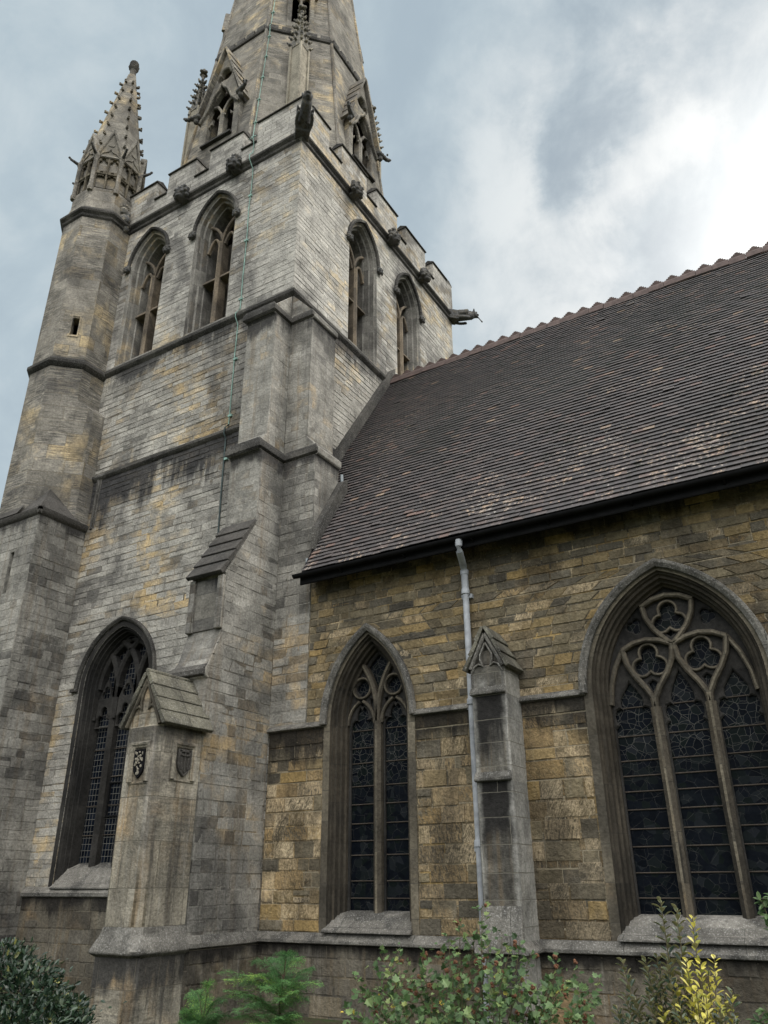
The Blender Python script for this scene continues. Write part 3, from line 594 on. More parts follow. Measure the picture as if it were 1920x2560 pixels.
# belfry windows
def belfry(P, u, rz, first=True):
    rootmb = MB()
    sweep(rootmb, P, u, SB, CB, [(.632, .004), (.605, -.045), (.565, -.05), (.55, -.15), (.505, -.17), (.485, -.29), (.46, -.31), (.455, -.75)], 12.9)
    rootmb.prism([(.02, 12.86), (.02, 12.93), (-.5, 13.15), (-.5, 12.86)], lambda d_, z_: P(u-.63, z_, d_), lambda d_, z_: P(u+.63, z_, d_))
    w = rootmb.build('belfry_window', 'belf', tower)
    h = MB(); sweep(h, P, u, SB-.02, CB, [(.645, .0), (.655, .06), (.70, .085), (.735, .05), (.74, 0)], closed=True); h.build('hood_mould', 'mould', w)
    t = MB()
    hw = .46; sp = 15.62
    R = hw+CB
    def inside(q): return hypot(q[0]-(u+CB), q[1]-SB) < R+.01 and hypot(q[0]-(u-CB), q[1]-SB) < R+.01 or q[1] < SB
    def arc(sg):
        pts = []
        for i in range(22):
            a = i*.055; q = (u+sg*(1-cos(a))*.80, sp+.80*sin(a))
            if not inside(q): break
            pts.append(q)
        return pts
    t.rib([(u, 13.0), (u, sp)], P, .145, -.18, -.46, .04)
    t.rib(arc(1), P, .07, -.24, -.34, .03); t.rib(arc(-1), P, .07, -.24, -.34, .03)
    for sg in (-1, 1):
        hd = [(u+sg*(.075+.37*i/8), sp-.12+.36*sin(pi*(.08+.92*i/8))*(1 if i < 8 else 1)) for i in range(9)]
        t.rib(hd, P, .06, -.26, -.34, .025)
    t.prism([(-.23, 14.50), (-.23, 14.53), (-.30, 14.64), (-.5, 14.64), (-.5, 14.50)], lambda d_, z_: P(u-.46, z_, d_), lambda d_, z_: P(u+.46, z_, d_))
    t.build('tracery', 'tawny', w)
    l = MB()
    hs = []
    for sg in (-1, 1):
        for k in range(17):
            zc = 13.28+.165*k
            if 14.42 < zc < 14.7: continue
            if zc > 15.85: continue
            hs.append(foil(u+sg*.185, zc, .074, 4, pi/4, N=20)); hs.append(foil(u+sg*.35, zc+.08, .070, 4, pi/4, N=20))
    l.plate(rect(u-.47, u+.47, 12.95, 15.9), hs, P, -.62, -.68)
    l.build('pierced_louvre', 'jamb', w)
    return w
bws = [belfry(P, u, 0) for P, u in BW]
for w, lab in zip(bws, ('belfry window nearest the turret', 'belfry window beside the copper cable', 'nearer belfry window on the right face', 'farther belfry window just above the roof ridge')): w['label'] = lab
for i, ((P, u), w) in enumerate(zip(BW, bws)):
    for sg in (-1, 1):
        q = P(u+sg*.70, SB-.06, .0); carved_head('head_stop', w, q, 0 if i < 2 else pi/2, .62, 20+i*2+sg)
# grotesques on the cornice
for i, x in enumerate((-11.85, -10.12)): carved_head('grotesque', tower, (x, 9.92, 17.47), 0, 1.22, 40+i)
for i, y in enumerate((12.05, 13.92, 15.66)): carved_head('grotesque', tower, (-8.12, y, 17.47), pi/2, 1.2, 50+i)
# crowned bust between turret and parapet
mb = MB()
mb.ico((0, -.16, .28), (.115, .12, .15), 2); mb.ico((0, -.28, .27), (.022, .03, .045), 1); mb.ico((0, -.25, .20), (.05, .03, .03), 1); mb.ico((0, -.12, .02), (.20, .15, .17), 2); mb.ico((0, -.06, -.20), (.17, .13, .18), 2)
for sg in (-1, 1): mb.ico((sg*.12, -.10, .2), (.05, .07, .16), 1); mb.ico((sg*.045, -.265, .31), (.03, .02, .015), 1)
for k in range(9): a = 2*pi*k/9; mb.ico((.11*cos(a), -.15+.11*sin(a), .44), (.028, .028, .05), 1)
o = mb.build('crowned_bust', 'carvedpale', tower, remesh=.016, org=(0, 0, 0), normals=False); o.location = Vector((-13.98, 9.86, 17.62))-ORG; o.rotation_euler = (0, 0, radians(25))

def gargoyle(name, loc, rz, horn=False):
    mb = MB()    # grows along -Y, tilted up
    mb.box(-.17, .17, -.16, .15, -.18, .16)
    for k in range(8):
        t_ = k/7; mb.ico((0, -.10-.52*t_, .0+.14*t_), (.16-.035*t_, .13, .17-.03*t_), 2)
    mb.ico((0, -.72, .20), (.12, .13, .12), 2); mb.ico((0, -.84, .205), (.075, .07, .035), 1); mb.ico((0, -.82, .125), (.065, .07, .022), 1)
    for sg in (-1, 1):
        mb.ico((sg*.11, -.70, .30), (.035, .03, .07), 1); mb.ico((sg*.06, -.80, .265), (.035, .035, .03), 1)
        for k in range(6): t_ = k/5; mb.ico((sg*(.15+.03*sin(3*t_)), -.16-.33*t_, -.10+.05*t_), (.045, .07, .06), 1)
        for k in range(5): t_ = k/4; mb.ico((sg*(.16+.02*t_), -.20-.25*t_, .10+.06*t_), (.03, .07, .09), 1)
    for k in range(7): t_ = k/6; mb.ico((0, -.12-.5*t_, .17+.13*t_), (.03, .05, .05), 1)
    if horn:
        mb.tube([(0, -.84, .16), (0, -.99, -.02)], [.02, .022], 6); mb.ico((0, -.99, -.02), .032, 1)
    o = mb.build(name, 'carved', tower, remesh=.018, org=(0, 0, 0), normals=False); o.location = Vector(loc)-ORG; o.rotation_euler = (0, 0, rz); return o
g1 = gargoyle('gargoyle', (-8.16, 9.96, 17.56), radians(45)); g1['label'] = 'gargoyle leaning out from the near corner of the tower'
g2 = gargoyle('gargoyle', (-8.16, 17.70, 17.5), radians(135), True); g2['label'] = 'gargoyle with a pipe against the sky at the far corner'

# window A
def hoodm(P, cu, zs, c, w, mat, par, wd=.08, d=.075, ret=0):
    h = MB(); sweep(h, P, cu, zs-.02, c, [(w-wd, 0), (w-wd, d*.55), (w-wd*.45, d), (w-.004, d*.92), (w, 0)], closed=True, n=18)
    if ret:
        for sg in (-1, 1): h.box(*sorted((cu+sg*(w-wd), cu+sg*(w+ret))), 10-d, 10.0, zs-.07, zs-.01)
    return h.build('hood_mould', mat, par, bevel=.006)
mb = MB()
sweep(mb, FS, CUA, SA, CA, [(.99, .004), (.885, .004), (.88, -.01), (.865, -.05), (.84, -.05), (.825, -.12), (.80, -.12), (.79, -.20), (.775, -.205), (.765, -.33), (.76, -.45)], 1.6, n=18)
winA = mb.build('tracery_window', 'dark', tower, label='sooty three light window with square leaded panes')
hoodm(FS, CUA, SA, CA, 1.09, 'mould', winA, ret=.10)
mb = MB(); mb.prism([(.075, 1.575), (.075, 1.60), (.0, 1.66), (-.2, 1.90), (-.42, 1.99), (-.5, 1.99), (-.5, 1.575)], lambda d_, z_: FS(CUA-.87, z_, d_), lambda d_, z_: FS(CUA+.87, z_, d_)); mb.build('sill', 'sill', winA, bevel=.01)
mb = MB(); mb.plate(arch(CUA, .775, SA, CA, 1.9), [], FS, -.40, -.41); mb.build('leaded_glass', 'quarry', winA)
mb = MB()
RA = .76+CA
def arcfrom(u0, sg, zs=SA, R=RA, lim=None):
    pts = []
    for i in range(40):
        a = i*.045; q = (u0+sg*R*(1-cos(a)), zs+R*sin(a))
        if hypot(q[0]-(CUA+CA), q[1]-SA) > RA or hypot(q[0]-(CUA-CA), q[1]-SA) > RA: 
            pts.append(q); break
        pts.append(q)
    return pts
for mu in (-.2875, .2875):
    mb.rib([(CUA+mu, 1.93), (CUA+mu, SA-.2)], FS, .16, -.24, -.42, .045)
    for sg in (-1, 1): mb.rib([(CUA+mu, SA-.2)]+arcfrom(CUA+mu, sg), FS, .125, -.245, -.42, .045)
for e in (-.76, .76): mb.rib(arcfrom(CUA+e, -1 if e > 0 else 1, R=RA*.93), FS, .10, -.255, -.42, .04)
for cu, hw in ((-.57, .19), (0, .205), (.57, .19)):
    out = [(CUA+cu-hw-.02, 4.35), (CUA+cu+hw+.02, 4.35), (CUA+cu+hw+.02, 4.86), (CUA+cu+hw*.6, 5.05), (CUA+cu, 5.28), (CUA+cu-hw*.6, 5.05), (CUA+cu-hw-.02, 4.86)]
    mb.plate(out, [trefoilhead(CUA+cu, hw-.02, 4.38, 4.50), foil(CUA+cu, 5.01, .125, 3, pi/2, N=24)], FS, -.31, -.36, .014)
    for sg in (-1, 1): mb.tube([FS(CUA+cu+sg*hw, 4.50, -.26), FS(CUA+cu+sg*hw, 4.56, -.26)], .035, 8)
mb.build('tracery', 'dark', winA)
for z in (2.45, 2.95, 3.45, 3.95):
    mb = MB(); mb.tube([FS(CUA-.76, z, -.385), FS(CUA+.76, z, -.385)], .009, 6); mb.build('saddle_bar', 'bar', winA)
mb = MB(); mb.plate(rect(CUA-.2, CUA+.2, 2.75, 3.35), [rect(CUA-.175, CUA+.175, 2.775, 3.325)], FS, -.36, -.395); mb.build('hopper_frame', 'black', winA)

# south buttress with gabled pier
BX0, BX1 = -8.93, -8.2
mb = MB()
prof = [(10.0, 0), (8.53, 0), (8.53, 4.40), (8.47, 4.43), (8.47, 4.56), (8.60, 4.74), (8.74, 5.20), (8.74, 6.12), (8.70, 6.14), (9.355, 7.25), (9.355, 8.66), (9.30, 8.70), (9.28, 8.76), (9.28, 8.84), (9.50, 9.12), (9.50, 11.86), (9.45, 11.90), (9.43, 11.95), (9.43, 12.04), (10.0, 12.68)]
mb.prism(prof, lambda y, z: (BX0, y, z), lambda y, z: (BX1+.001, y, z))
bS = mb.build('buttress', 'buttress', tower, bevel=.022, label='stepped buttress with the carved shields on the near tower corner')
for (yy, zz_) in ((9.28, 8.70), (9.43, 11.90)):   # mould returns round the set-offs
    mb = MB(); o_ = .05; pr = [(-.01, zz_), (o_, zz_+.04), (o_, zz_+.13), (-.01, zz_+.24)]
    mb.loft([[(BX0-d_, 10.0, z) for d_, z in pr], [(BX0-d_, yy-d_*.6, z) for d_, z in pr], [(BX1+d_, yy-d_*.6, z) for d_, z in pr], [(BX1+d_, 10.0, z) for d_, z in pr]], False)
    mb.build('moulding', 'mould', bS)
def bs_span(z):
    yf = 8.53 if z < 4.42 else 8.47+(z-4.56)*.42 if z < 5.2 else 8.74 if z < 6.12 else 8.74+(z-6.2)*.575 if z < 7.25 else 9.355 if z < 8.70 else 9.28+(z-8.84)*.78 if z < 9.12 else 9.50
    return [(min(10, yf+.005), 9.998)]
FBE = frame((BX1, 0, 0), (0, 1, 0), (1, 0, 0))
masonry('flank_stones', FBE, bs_span, 1.06, 7.0, lambda z: (.125, .21), lambda z: (.16, .46), 'buttress_blk', bS, 107, proud=.005, jit=.003)
masonry('flank_stones', FBE, bs_span, 7.0, 8.68, lambda z: (.2, .28), lambda z: (.3, .62), 'buttress_blk', bS, 108, proud=.004, jit=.002, gap=.003)
masonry('flank_stones', FBE, lambda z: [(9.505, 9.998)], 9.14, 11.86, lambda z: (.2, .28), lambda z: (.3, .62), 'buttress_blk', bS, 109, proud=.003, jit=.0015, gap=.0025)
mb = MB()   # slab roof of the middle set-off
n = 5
for k in range(n):
    a = k/n; b = (k+1)/n
    ya, za = 8.64+(9.37-8.64)*a, 6.10+(7.30-6.10)*a; yb, zb = 8.64+(9.37-8.64)*b, 6.10+(7.30-6.10)*b
    nx, nz = -.85, .52
    mb.prism([(ya, za), (ya+nx*.075, za+nz*.075), (yb+nx*.045, zb+nz*.045), (yb, zb)], lambda y, z: (BX0-.02, y, z), lambda y, z: (BX1+.006, y, z))
mb.build('slab_roof', 'slab', bS, bevel=.008)
mb = MB()
mb.box(BX0+.003, BX0+.12, 8.67, 8.74, 5.22, 6.10); mb.build('pilaster_strip', 'buttress', bS, bevel=.012)
mb = MB(); mb.box(BX1-.13, BX1-.003, 8.67, 8.74, 5.22, 6.10); mb.build('pilaster_strip', 'buttress', bS, bevel=.012)
mb = MB(); mb.box(BX0+.125, BX1-.135, 8.72, 8.742, 5.24, 6.08); mb.build('sunk_panel', 'panel', bS)
mb = MB(); mb.prism([(8.53, 4.42), (8.41, 4.45), (8.41, 4.53), (8.48, 4.62), (8.53, 4.62)], lambda y, z: (BX0+.01, y, z), lambda y, z: (BX1-.02, y, z)); mb.build('drip_ledge', 'mould', bS, bevel=.01)
# pier
mb = MB(); PX0, PX1, PY = -8.85, -8.197, 7.69; cxp = (PX0+PX1)/2
plan = [(PX0, 8.53), (PX0, PY+.07), (PX0+.06, PY), (PX1-.09, PY), (PX1, PY+.10), (PX1, 8.53)]
mb.loft([[(x, y, 1.15) for x, y in plan], [(x, y, 3.62) for x, y in plan]], True, True)
gp = [(PX0, 3.60), (PX1, 3.60), (cxp, 4.30)]
mb.prism(gp, lambda x, z: (x, PY+.02, z), lambda x, z: (x, 8.53, z))
pier = mb.build('gabled_pier', 'pier', bS, bevel=.02)
mb = MB()
def off(pl, o): return [(x+(-o if x < cxp else o), y-(o if y < 8.4 else 0)) for x, y in pl]
mb.loft([[(x, y, z) for x, y in off(plan, o)] for o, z in ((.0, 1.17), (.03, 1.06), (.075, .97), (.10, .91), (.10, .88), (.045, .84))], True, True)
mb.build('base_offset', 'sill', pier, bevel=.01)
mb = MB(); mb.loft([[(x, y, z) for x, y in off(plan, .04)] for z in (0, .86)], True, True); mb.build('plinth', 'pier', pier, bevel=.015)
mb = MB()   # roof: two slopes of lapped slabs
for sg in (-1, 1):
    ex = (PX1+.085) if sg > 0 else (PX0-.06)
    for k in range(4):
        a, b = k/4, (k+1)/4
        xa, za = ex+(cxp-ex)*a, 3.60+(4.34-3.60)*a; xb, zb = ex+(cxp-ex)*b, 3.60+(4.34-3.60)*b
        nx, nz = sg*.88, .47
        mb.prism([(xa, za), (xa+nx*.064, za+nz*.064), (xb+nx*.050, zb+nz*.050), (xb, zb)], lambda x, z: (x, PY-.05, z), lambda x, z: (x, 8.60, z))
mb.tube([(cxp, PY-.05, 4.38), (cxp, 8.6, 4.38)], .035, 6)
mb.build('slab_roof', 'lichen', pier, bevel=.008)
mb = MB()
FP = frame((cxp, PY+.02, 0), (1, 0, 0), (0, -1, 0))
for sg in (-1, 1):
    mb.rib([(sg*.27, 3.70), (sg*.2, 3.86), (sg*.12, 3.89), (sg*.075, 3.86), (sg*.09, 3.95), (sg*.07, 4.07), (0, 4.2)], FP, .035, .035, -.02)
    mb.rib([(sg*.32, 3.62), (0, 4.27)], FP, .05, .05, -.02)
mb.build('gable_tracery', 'frame', pier)
def shield(P, u0, u1, z0, z1, kind, par):
    m = MB(); w = u1-u0; cu = (u0+u1)/2
    m.rib([(u0, z0), (u0, z1), (u1, z1), (u1, z0)], P, .06, .05, -.01, .022)
    m.rib([(u0+.035, z0), (u0+.035, z1-.035), (u1-.035, z1-.035), (u1-.035, z0)], P, .04, .03, -.01, .014)
    m.rib([(u0-.02, z0-.012), (u1+.02, z0-.012)], P, .04, .015, -.01)
    sh = [(-.40, .44), (.40, .44), (.40, -.05), (.34, -.25), (.20, -.40), (0, -.52), (-.20, -.40), (-.34, -.25), (-.40, -.05)]
    zc = (z0+z1)/2; hs = (z1-z0)*.80
    sp = [(cu+a*w*.80, zc+b*hs) for a, b in sh]
    o = m.build('shield_panel', 'pier', par)
    s2 = MB(); s2.plate(sp, [], P, .030, -.01)
    if kind == 'dark':
        s2.cur = 1; rn = random.Random(3)
        # three rows of small raised charges, much worn
        for (a, b) in ((-.28, .34), (-.18, .30), (.02, .34), (.24, .30), (-.06, .20), (.10, .22), (-.22, .12), (.0, .08), (.24, .10), (-.2, -.04), (.06, -.02), (.2, -.12), (-.08, -.14), (.02, -.26), (-.05, -.36), (.05, -.34)):
            c = P(cu+a*w*.8, zc+b*hs, .035); s2.ico(c, (.012+.012*rn.random(), .010, .014+.014*rn.random()), 1)
        for pts in ([(-.26, -.1), (-.16, .02), (-.1, -.04)], [(-.12, .16), (-.02, .02)], [(.1, .16), (.28, .04)], [(-.02, -.18), (.08, -.24)]):
            s2.rib([(cu+a*w*.8, zc+b*hs) for a, b in pts], P, .018, .048, .02, .008)
        s2.build('shield', ['void', 'carvedpale'], o, label='blackened shield with worn pale charges')
    else:
        s2.rib([(cu+a*w*.74, zc+b*hs*.93) for a, b in sh], P, .02, .042, .02, .008, closed=True)
        for k in (-.2, 0, .2):   # three upright bars with a spread top
            s2.rib([(cu+k*w*.8, zc-.34*hs+abs(k)*hs*.4), (cu+k*w*.8, zc+.16*hs)], P, .028, .05, .02, .012)
        s2.rib([(cu-.26*w*.8, zc+.24*hs), (cu, zc+.20*hs), (cu+.26*w*.8, zc+.24*hs)], P, .026, .05, .02, .012)
        s2.rib([(cu, zc+.18*hs), (cu, zc+.36*hs)], P, .026, .05, .02, .012)
        s2.rib([(cu-.2*w*.8, zc+.36*hs), (cu+.2*w*.8, zc+.36*hs)], P, .022, .05, .02, .012)
        s2.build('shield', 'slab', o, label='weathered shield carved with upright bars')
FPS = frame((0, PY, 0), (1, 0, 0), (0, -1, 0)); FPE = frame((PX1, 0, 0), (0, 1, 0), (1, 0, 0))
shield(FPS, -8.65, -8.33, 2.88, 3.37, 'dark', pier)
shield(FPE, 7.98, 8.38, 2.93, 3.40, 'plain', pier)
# flank plinth and base string
mb = MB(); mb.prism([(0, .86), (.07, .89), (.07, .94), (0, 1.04)], lambda d_, z: (BX1+d_, 8.53, z), lambda d_, z: (BX1+d_, 10.0, z)); mb.build('string_course', 'sill', bS, bevel=.006)
mb = MB(); mb.box(BX1, BX1+.03, 8.53, 9.99, 0, .87); mb.build('plinth', 'plinth', bS)
masonry('plinth_stones', frame((BX1+.03, 0, 0), (0, 1, 0), (1, 0, 0)), lambda z: [(8.58, 9.97)], .05, .86, lambda z: (.17, .25), lambda z: (.25, .55), 'plinth_blk', bS, 116, proud=.007, rough=.0015, gap=.005)

# east buttress
mb = MB(); EX1, EX2 = -7.68, -7.47
roofz = lambda y: 6.25+(y-9.6)*1.534
mb.prism([(X1, 9.13), (EX1, 9.13), (EX1, 11.88), (EX1+.06, 11.92), (EX1+.06, 12.03), (X1, 12.70)], lambda x, z: (x, 10.0, z), lambda x, z: (x, 10.84, z))
mb.prism([(X1, 3.88), (EX2, 3.88), (EX2, 8.68), (EX2+.06, 8.72), (EX2+.07, 8.84), (EX1, 9.14), (X1, 9.14)], lambda x, z: (x, 10.0, z), lambda x, z: (x, 10.75, z))
bE = mb.build('buttress', 'buttress', tower, bevel=.012, label='buttress rising beside the edge of the tiled roof')
for (zz_, xx, yb) in ((8.70, EX2, 10.76), (11.90, EX1, 10.85)):
    mb = MB(); pr = [(-.01, zz_), (.05, zz_+.04), (.05, zz_+.13), (-.01, zz_+.24)]
    mb.loft([[(X1+.05, 10-d_, z) for d_, z in pr], [(xx+d_, 10-d_, z) for d_, z in pr], [(xx+d_, yb, z) for d_, z in pr]], False)
    mb.build('moulding', 'mould', bE)
masonry('face_stones', FS, lambda z: [(X1, EX2)], 3.93, 8.68, lambda z: (.13, .19), lambda z: (.2, .45), 'buttress_blk', bE, 110, proud=.005, jit=.003)
mb = MB(); mb.prism([(9.97, 6.80), (10.86, 8.16), (10.86, 8.52), (10.72, 8.42), (9.98, 7.22)], lambda y, z: (EX2-.02, y, z), lambda y, z: (EX2+.14, y, z)); mb.build('roof_coping', 'mould', bE, bevel=.01)
mb = MB(); mb.tube([(EX2+.03, 10.80, 8.62), (EX2+.03, 10.84, 8.35), (EX2+.13, 10.92, 8.2)], .03, 6)
mb.build('lead_flashing', 'lead', bE)
mb = MB(); mb.box(EX2-.1, EX2+.05, 9.965, 9.998, 6.50, 6.66); mb.build('lead_flashing', 'lead', bE)
mb = MB(); mb.prism([(11.35, roofz(11.35)+.06), (14.0, roofz(14.0)-.02), (14.0, roofz(14.0)+.24), (13.86, roofz(13.86)+.34), (11.2, roofz(11.2)+.44)], lambda y, z: (X1-.02, y, z), lambda y, z: (X1+.13, y, z)); mb.build('roof_coping', 'mould', tower, bevel=.01)

# ---- stair turret
CX, CY, AP = -14.77, 9.745, .875
mb = MB()
for k in range(8):
    P = octface(CX, CY, k, lambda z: AP); w = AP*T8
    slit = [rect(-.075, .075, 13.55, 14.05)] if k == 7 else []
    fl = [rect(-w, w, 8.6, 17.4)]+slit; flat = [p for l in fl for p in l]
    mb.add([P(*p) for p in flat], [tuple(t) for t in tessellate_polygon([[Vector((p[0], p[1], 0)) for p in l] for l in fl])])
    if slit: mb.loft([[P(u_, z_, 0) for u_, z_ in slit[0]], [P(u_, z_, -.3) for u_, z_ in slit[0]]], True)
mb.prism([(-13.9, 9.385), (-13.62, 9.665), (-13.62, 10.0), (-13.9, 10.0)], lambda x, y: (x, y, 8.6), lambda x, y: (x, y, 11.5+(-13.62-x)*.95))
mb.add(octpts(CX, CY, AP-.32, 12), [tuple(range(8))]); mb.add(octpts(CX, CY, AP-.2, 16), [tuple(range(8))])
turret = mb.build('stair_turret', 'turret', tower, label='octagonal stair turret at the left corner of the tower')
mb = MB(); octring(mb, CX, CY, AP, [(0, 12.60), (.05, 12.64), (.09, 12.70), (.09, 12.77), (0, 12.88)]); mb.build('string_course', 'mould', turret, bevel=.008)
mb = MB(); octring(mb, CX, CY, AP, [(0, 17.28), (.04, 17.32), (.05, 17.38), (.11, 17.44), (.12, 17.50), (.03, 17.60), (.0, 17.66)]); mb.build('cornice', 'mould', turret, bevel=.01)
mb = MB(); P7 = octface(CX, CY, 7, lambda z: AP)
mb.rib([(-.10, 13.5), (-.10, 14.1), (.10, 14.1), (.10, 13.5)], P7, .05, .02, -.05, closed=True); mb.build('slit_frame', 'turret', turret)
mb = MB(); AU = .80
octring(mb, CX, CY, AU, [(.06, 17.64), (.0, 17.95), (0, 18.42)])
octring(mb, CX, CY, AU, [(0, 18.42), (-.02, 18.45), (-.10, 18.47), (-.10, 19.85), (-.3, 20.2)])
mb.build('panelled_stage', 'turret', turret)
for k in range(8):
    mb = MB(); P = octface(CX, CY, k, lambda z: AU); w = AU*T8-.05
    hs = []
    for sg in (-1, 1):
        c = sg*w*.5; hw = w*.5-.028
        hs.append(trefoilhead(c, hw, 18.50, 18.86)); hs.append(trefoilhead(c, hw, 19.12, 19.42)); hs.append(foil(c, 19.045, .045, 4, pi/4, N=16))
    mb.plate(rect(-w, w, 18.46, 19.70), hs, P, -.03, -.085, .012)
    mb.rib([(0, 18.46), (0, 19.66)], P, .045, -.005, -.06)
    mb.rib([(-w, 18.99), (w, 18.99)], P, .05, .0, -.06)
    mb.build('blind_tracery', 'frame', turret)
for x, y, _ in octpts(CX, CY, AU, 0):
    mb = MB(); mb.lathe((x, y), [(.075, 18.30), (.085, 18.42), (.06, 18.48), (.06, 19.50), (.085, 19.56), (.09, 19.62), (.05, 19.70)], 8); mb.build('angle_shaft', 'turret', turret)
for k in range(8):
    mb = MB(); P = octface(CX, CY, k, lambda z: AU); w = AU*T8
    mb.prism([(-w, 19.58), (w, 19.58), (0, 20.55)], lambda u_, z_: P(u_, z_, .0), lambda u_, z_: P(u_*.9, z_, -.45))
    for sg in (-1, 1):
        mb.rib([(sg*(w+.02), 19.55), (0, 20.62)], P, .07, .05, -.12, .03)
        mb.rib([(sg*.26, 19.62), (sg*.17, 19.74), (sg*.05, 19.80), (0, 19.92)], P, .03, .03, -.02)
    mb.plate(foil(0, 20.08, .09, 3, pi/2, N=18), [], P, .02, -.01)
    mb.build('gablet', 'spire', turret)
for k, (x, y, _) in enumerate(octpts(CX, CY, AU+.02, 0)):
    mb = MB(); dv = Vector((x-CX, y-CY, 0)).normalized()
    for j in range(6): mb.ico(Vector((x, y, 19.60+.012*j))+dv*(.02+.045*j), (.06-.004*j, .06-.004*j, .05), 1)
    mb.ico(Vector((x, y, 19.70))+dv*.29, (.045, .045, .04), 1)
    mb.build('corner_grotesque', 'carved', turret, remesh=.018, normals=False)
mb = MB(); sa = lambda z: .80-(z-19.7)*(.80-.105)/(24.05-19.7)
mb.loft([octpts(CX, CY, sa(z), z) for z in (19.6, 21, 22.5, 24.0)], True, True)
rn = random.Random(5)
for k in range(8):
    th = pi/8+k*pi/4
    for j in range(8):
        z = 20.15+j*.47; R = sa(z)/cos(pi/8)
        dv = Vector((cos(th), sin(th), 0)); c = Vector((CX, CY, z))+dv*(R+.03)
        mb.ico(c, (.052, .052, .045), 1); mb.ico(c+dv*.045+Vector((0, 0, .03)), (.035, .035, .03), 1); mb.ico(c+dv*.05+Vector((0, 0, -.03)), (.03, .03, .025), 1)
mb.build('crocketed_spirelet', 'spire', turret)
mb = MB(); mb.lathe((CX, CY), [(.10, 23.9), (.115, 24.0), (.095, 24.06), (.10, 24.26), (.14, 24.32), (.155, 24.40), (.125, 24.46), (.145, 24.52), (.13, 24.60), (.05, 24.62)], 10)
for k in range(8): a = k*pi/4; mb.ico((CX+.13*cos(a), CY+.13*sin(a), 24.42), (.04, .04, .055), 1)
mb.build('finial', 'carved', turret)
# square base of the turret
mb = MB(); QX1, QY = -13.6, 8.835
mb.plate(rect(-17.2, QX1, 0, 8.58), [rect(-14.33, -14.20, 6.95, 7.85)], frame((0, QY, 0), (1, 0, 0), (0, -1, 0)), 0, -.35)
mb.box(QX1-.5, QX1, QY+.35, 10.0, 0, 8.58); mb.box(-17.2, -14.2, QY+.9, QY+1.0, 0, 8.58); mb.box(-17.2, QX1-.5, QY+.35, 10.0, 8.3, 8.58)
base = mb.build('turret_base', 'buttress', turret)
FQ = frame((0, QY, 0), (1, 0, 0), (0, -1, 0)); FQE = frame((QX1, 0, 0), (0, 1, 0), (1, 0, 0))
masonry('base_stones', FQ, lambda z: [(-17.2, -14.33), (-14.20, QX1)] if 6.9 < z < 7.9 else [(-17.2, QX1)], .05, 8.55, lambda z: (.13, .22), lambda z: (.2, .5), 'buttress_blk', turret, 111, proud=.005, jit=.003)
masonry('base_stones', FQE, lambda z: [(QY, 9.998)], .05, 8.55, lambda z: (.13, .22), lambda z: (.2, .5), 'buttress_blk', turret, 112, proud=.005, jit=.003)
mb = MB()
mb.prism([(0, 8.55), (.04, 8.58), (.07, 8.64), (.07, 8.70), (0, 8.74)], lambda d_, z: (-17.3, QY-d_, z), lambda d_, z: (QX1+.07, QY-d_, z))
mb.prism([(0, 8.55), (.04, 8.58), (.07, 8.64), (.07, 8.70), (0, 8.74)], lambda d_, z: (QX1+d_, QY-.07, z), lambda d_, z: (QX1+d_, 10.02, z))
A_, B_, C_, P_ = (-14.50, 8.83, 8.72), (-13.56, 9.80, 8.72), (-13.55, 8.78, 8.72), (-14.02, 9.24, 9.42)
mb.add([A_, C_, B_, P_, (-14.5, 9.8, 8.72)], [(0, 1, 3), (1, 2, 3), (2, 4, 3), (4, 0, 3), (0, 1, 2, 4)])
mb.add([(-17.3, 8.77, 8.73), (-14.3, 8.77, 8.73), (-14.3, 8.9, 8.98), (-17.3, 8.9, 8.98)], [(0, 1, 2, 3)])
mb.build('weathering', 'slab', turret)

# ---- spire
SX, SY = -12.0, 13.87
SA_ = lambda z: max(.05, 2.92-.1*(z-20.7))
mb = MB(); zb, zt = 17.45, 48.0
def sface(k, P, holes):
    wb, wt = SA_(zb)*T8, SA_(zt)*T8
    lim = [[(-wb, zb), (wb, zb), (wt, zt), (-wt, zt)]]+holes; flat = [p for l in lim for p in l]
    mb.add([P(*p) for p in flat], [tuple(t) for t in tessellate_polygon([[Vector((p[0], p[1], 0)) for p in l] for l in lim])])
for k in range(8):
    P = octface(SX, SY, k, SA_)
    if k % 2 == 0: sface(k, P, [rect(-.50, .50, 20.7, 22.9)])
    else: sface(k, P, [rect(-.30, .30, 26.2, 28.2)])
spire = mb.build('spire', 'spire', tower, label='octagonal stone spire rising above the battlements')
for k in range(8):
    mb = MB(); q = [(SX+(SA_(z)/cos(pi/8)+.0)*cos(pi/8+k*pi/4), SY+(SA_(z)/cos(pi/8))*sin(pi/8+k*pi/4), z) for z in (17.5, 22, 26, 30, 36, 47)]
    mb.tube(q, .055, 8); mb.build('edge_roll', 'turret', spire)
mb = MB(); octring(mb, SX, SY, SA_(25.5), [(-.02, 25.36), (.06, 25.42), (.075, 25.50), (.02, 25.56)])
for k in range(8):
    P = octface(SX, SY, k, SA_); w = SA_(25.5)*T8; nb = 5; st = 2*w/nb
    for j in range(nb): u_ = -w+st*(j+.5); mb.prism(rect(u_-st*.36, u_+st*.36, 25.5, 25.68), lambda a, z: P(a, z, .075), lambda a, z: P(a, z, -.05))
mb.build('crenellated_band', 'mould', spire)
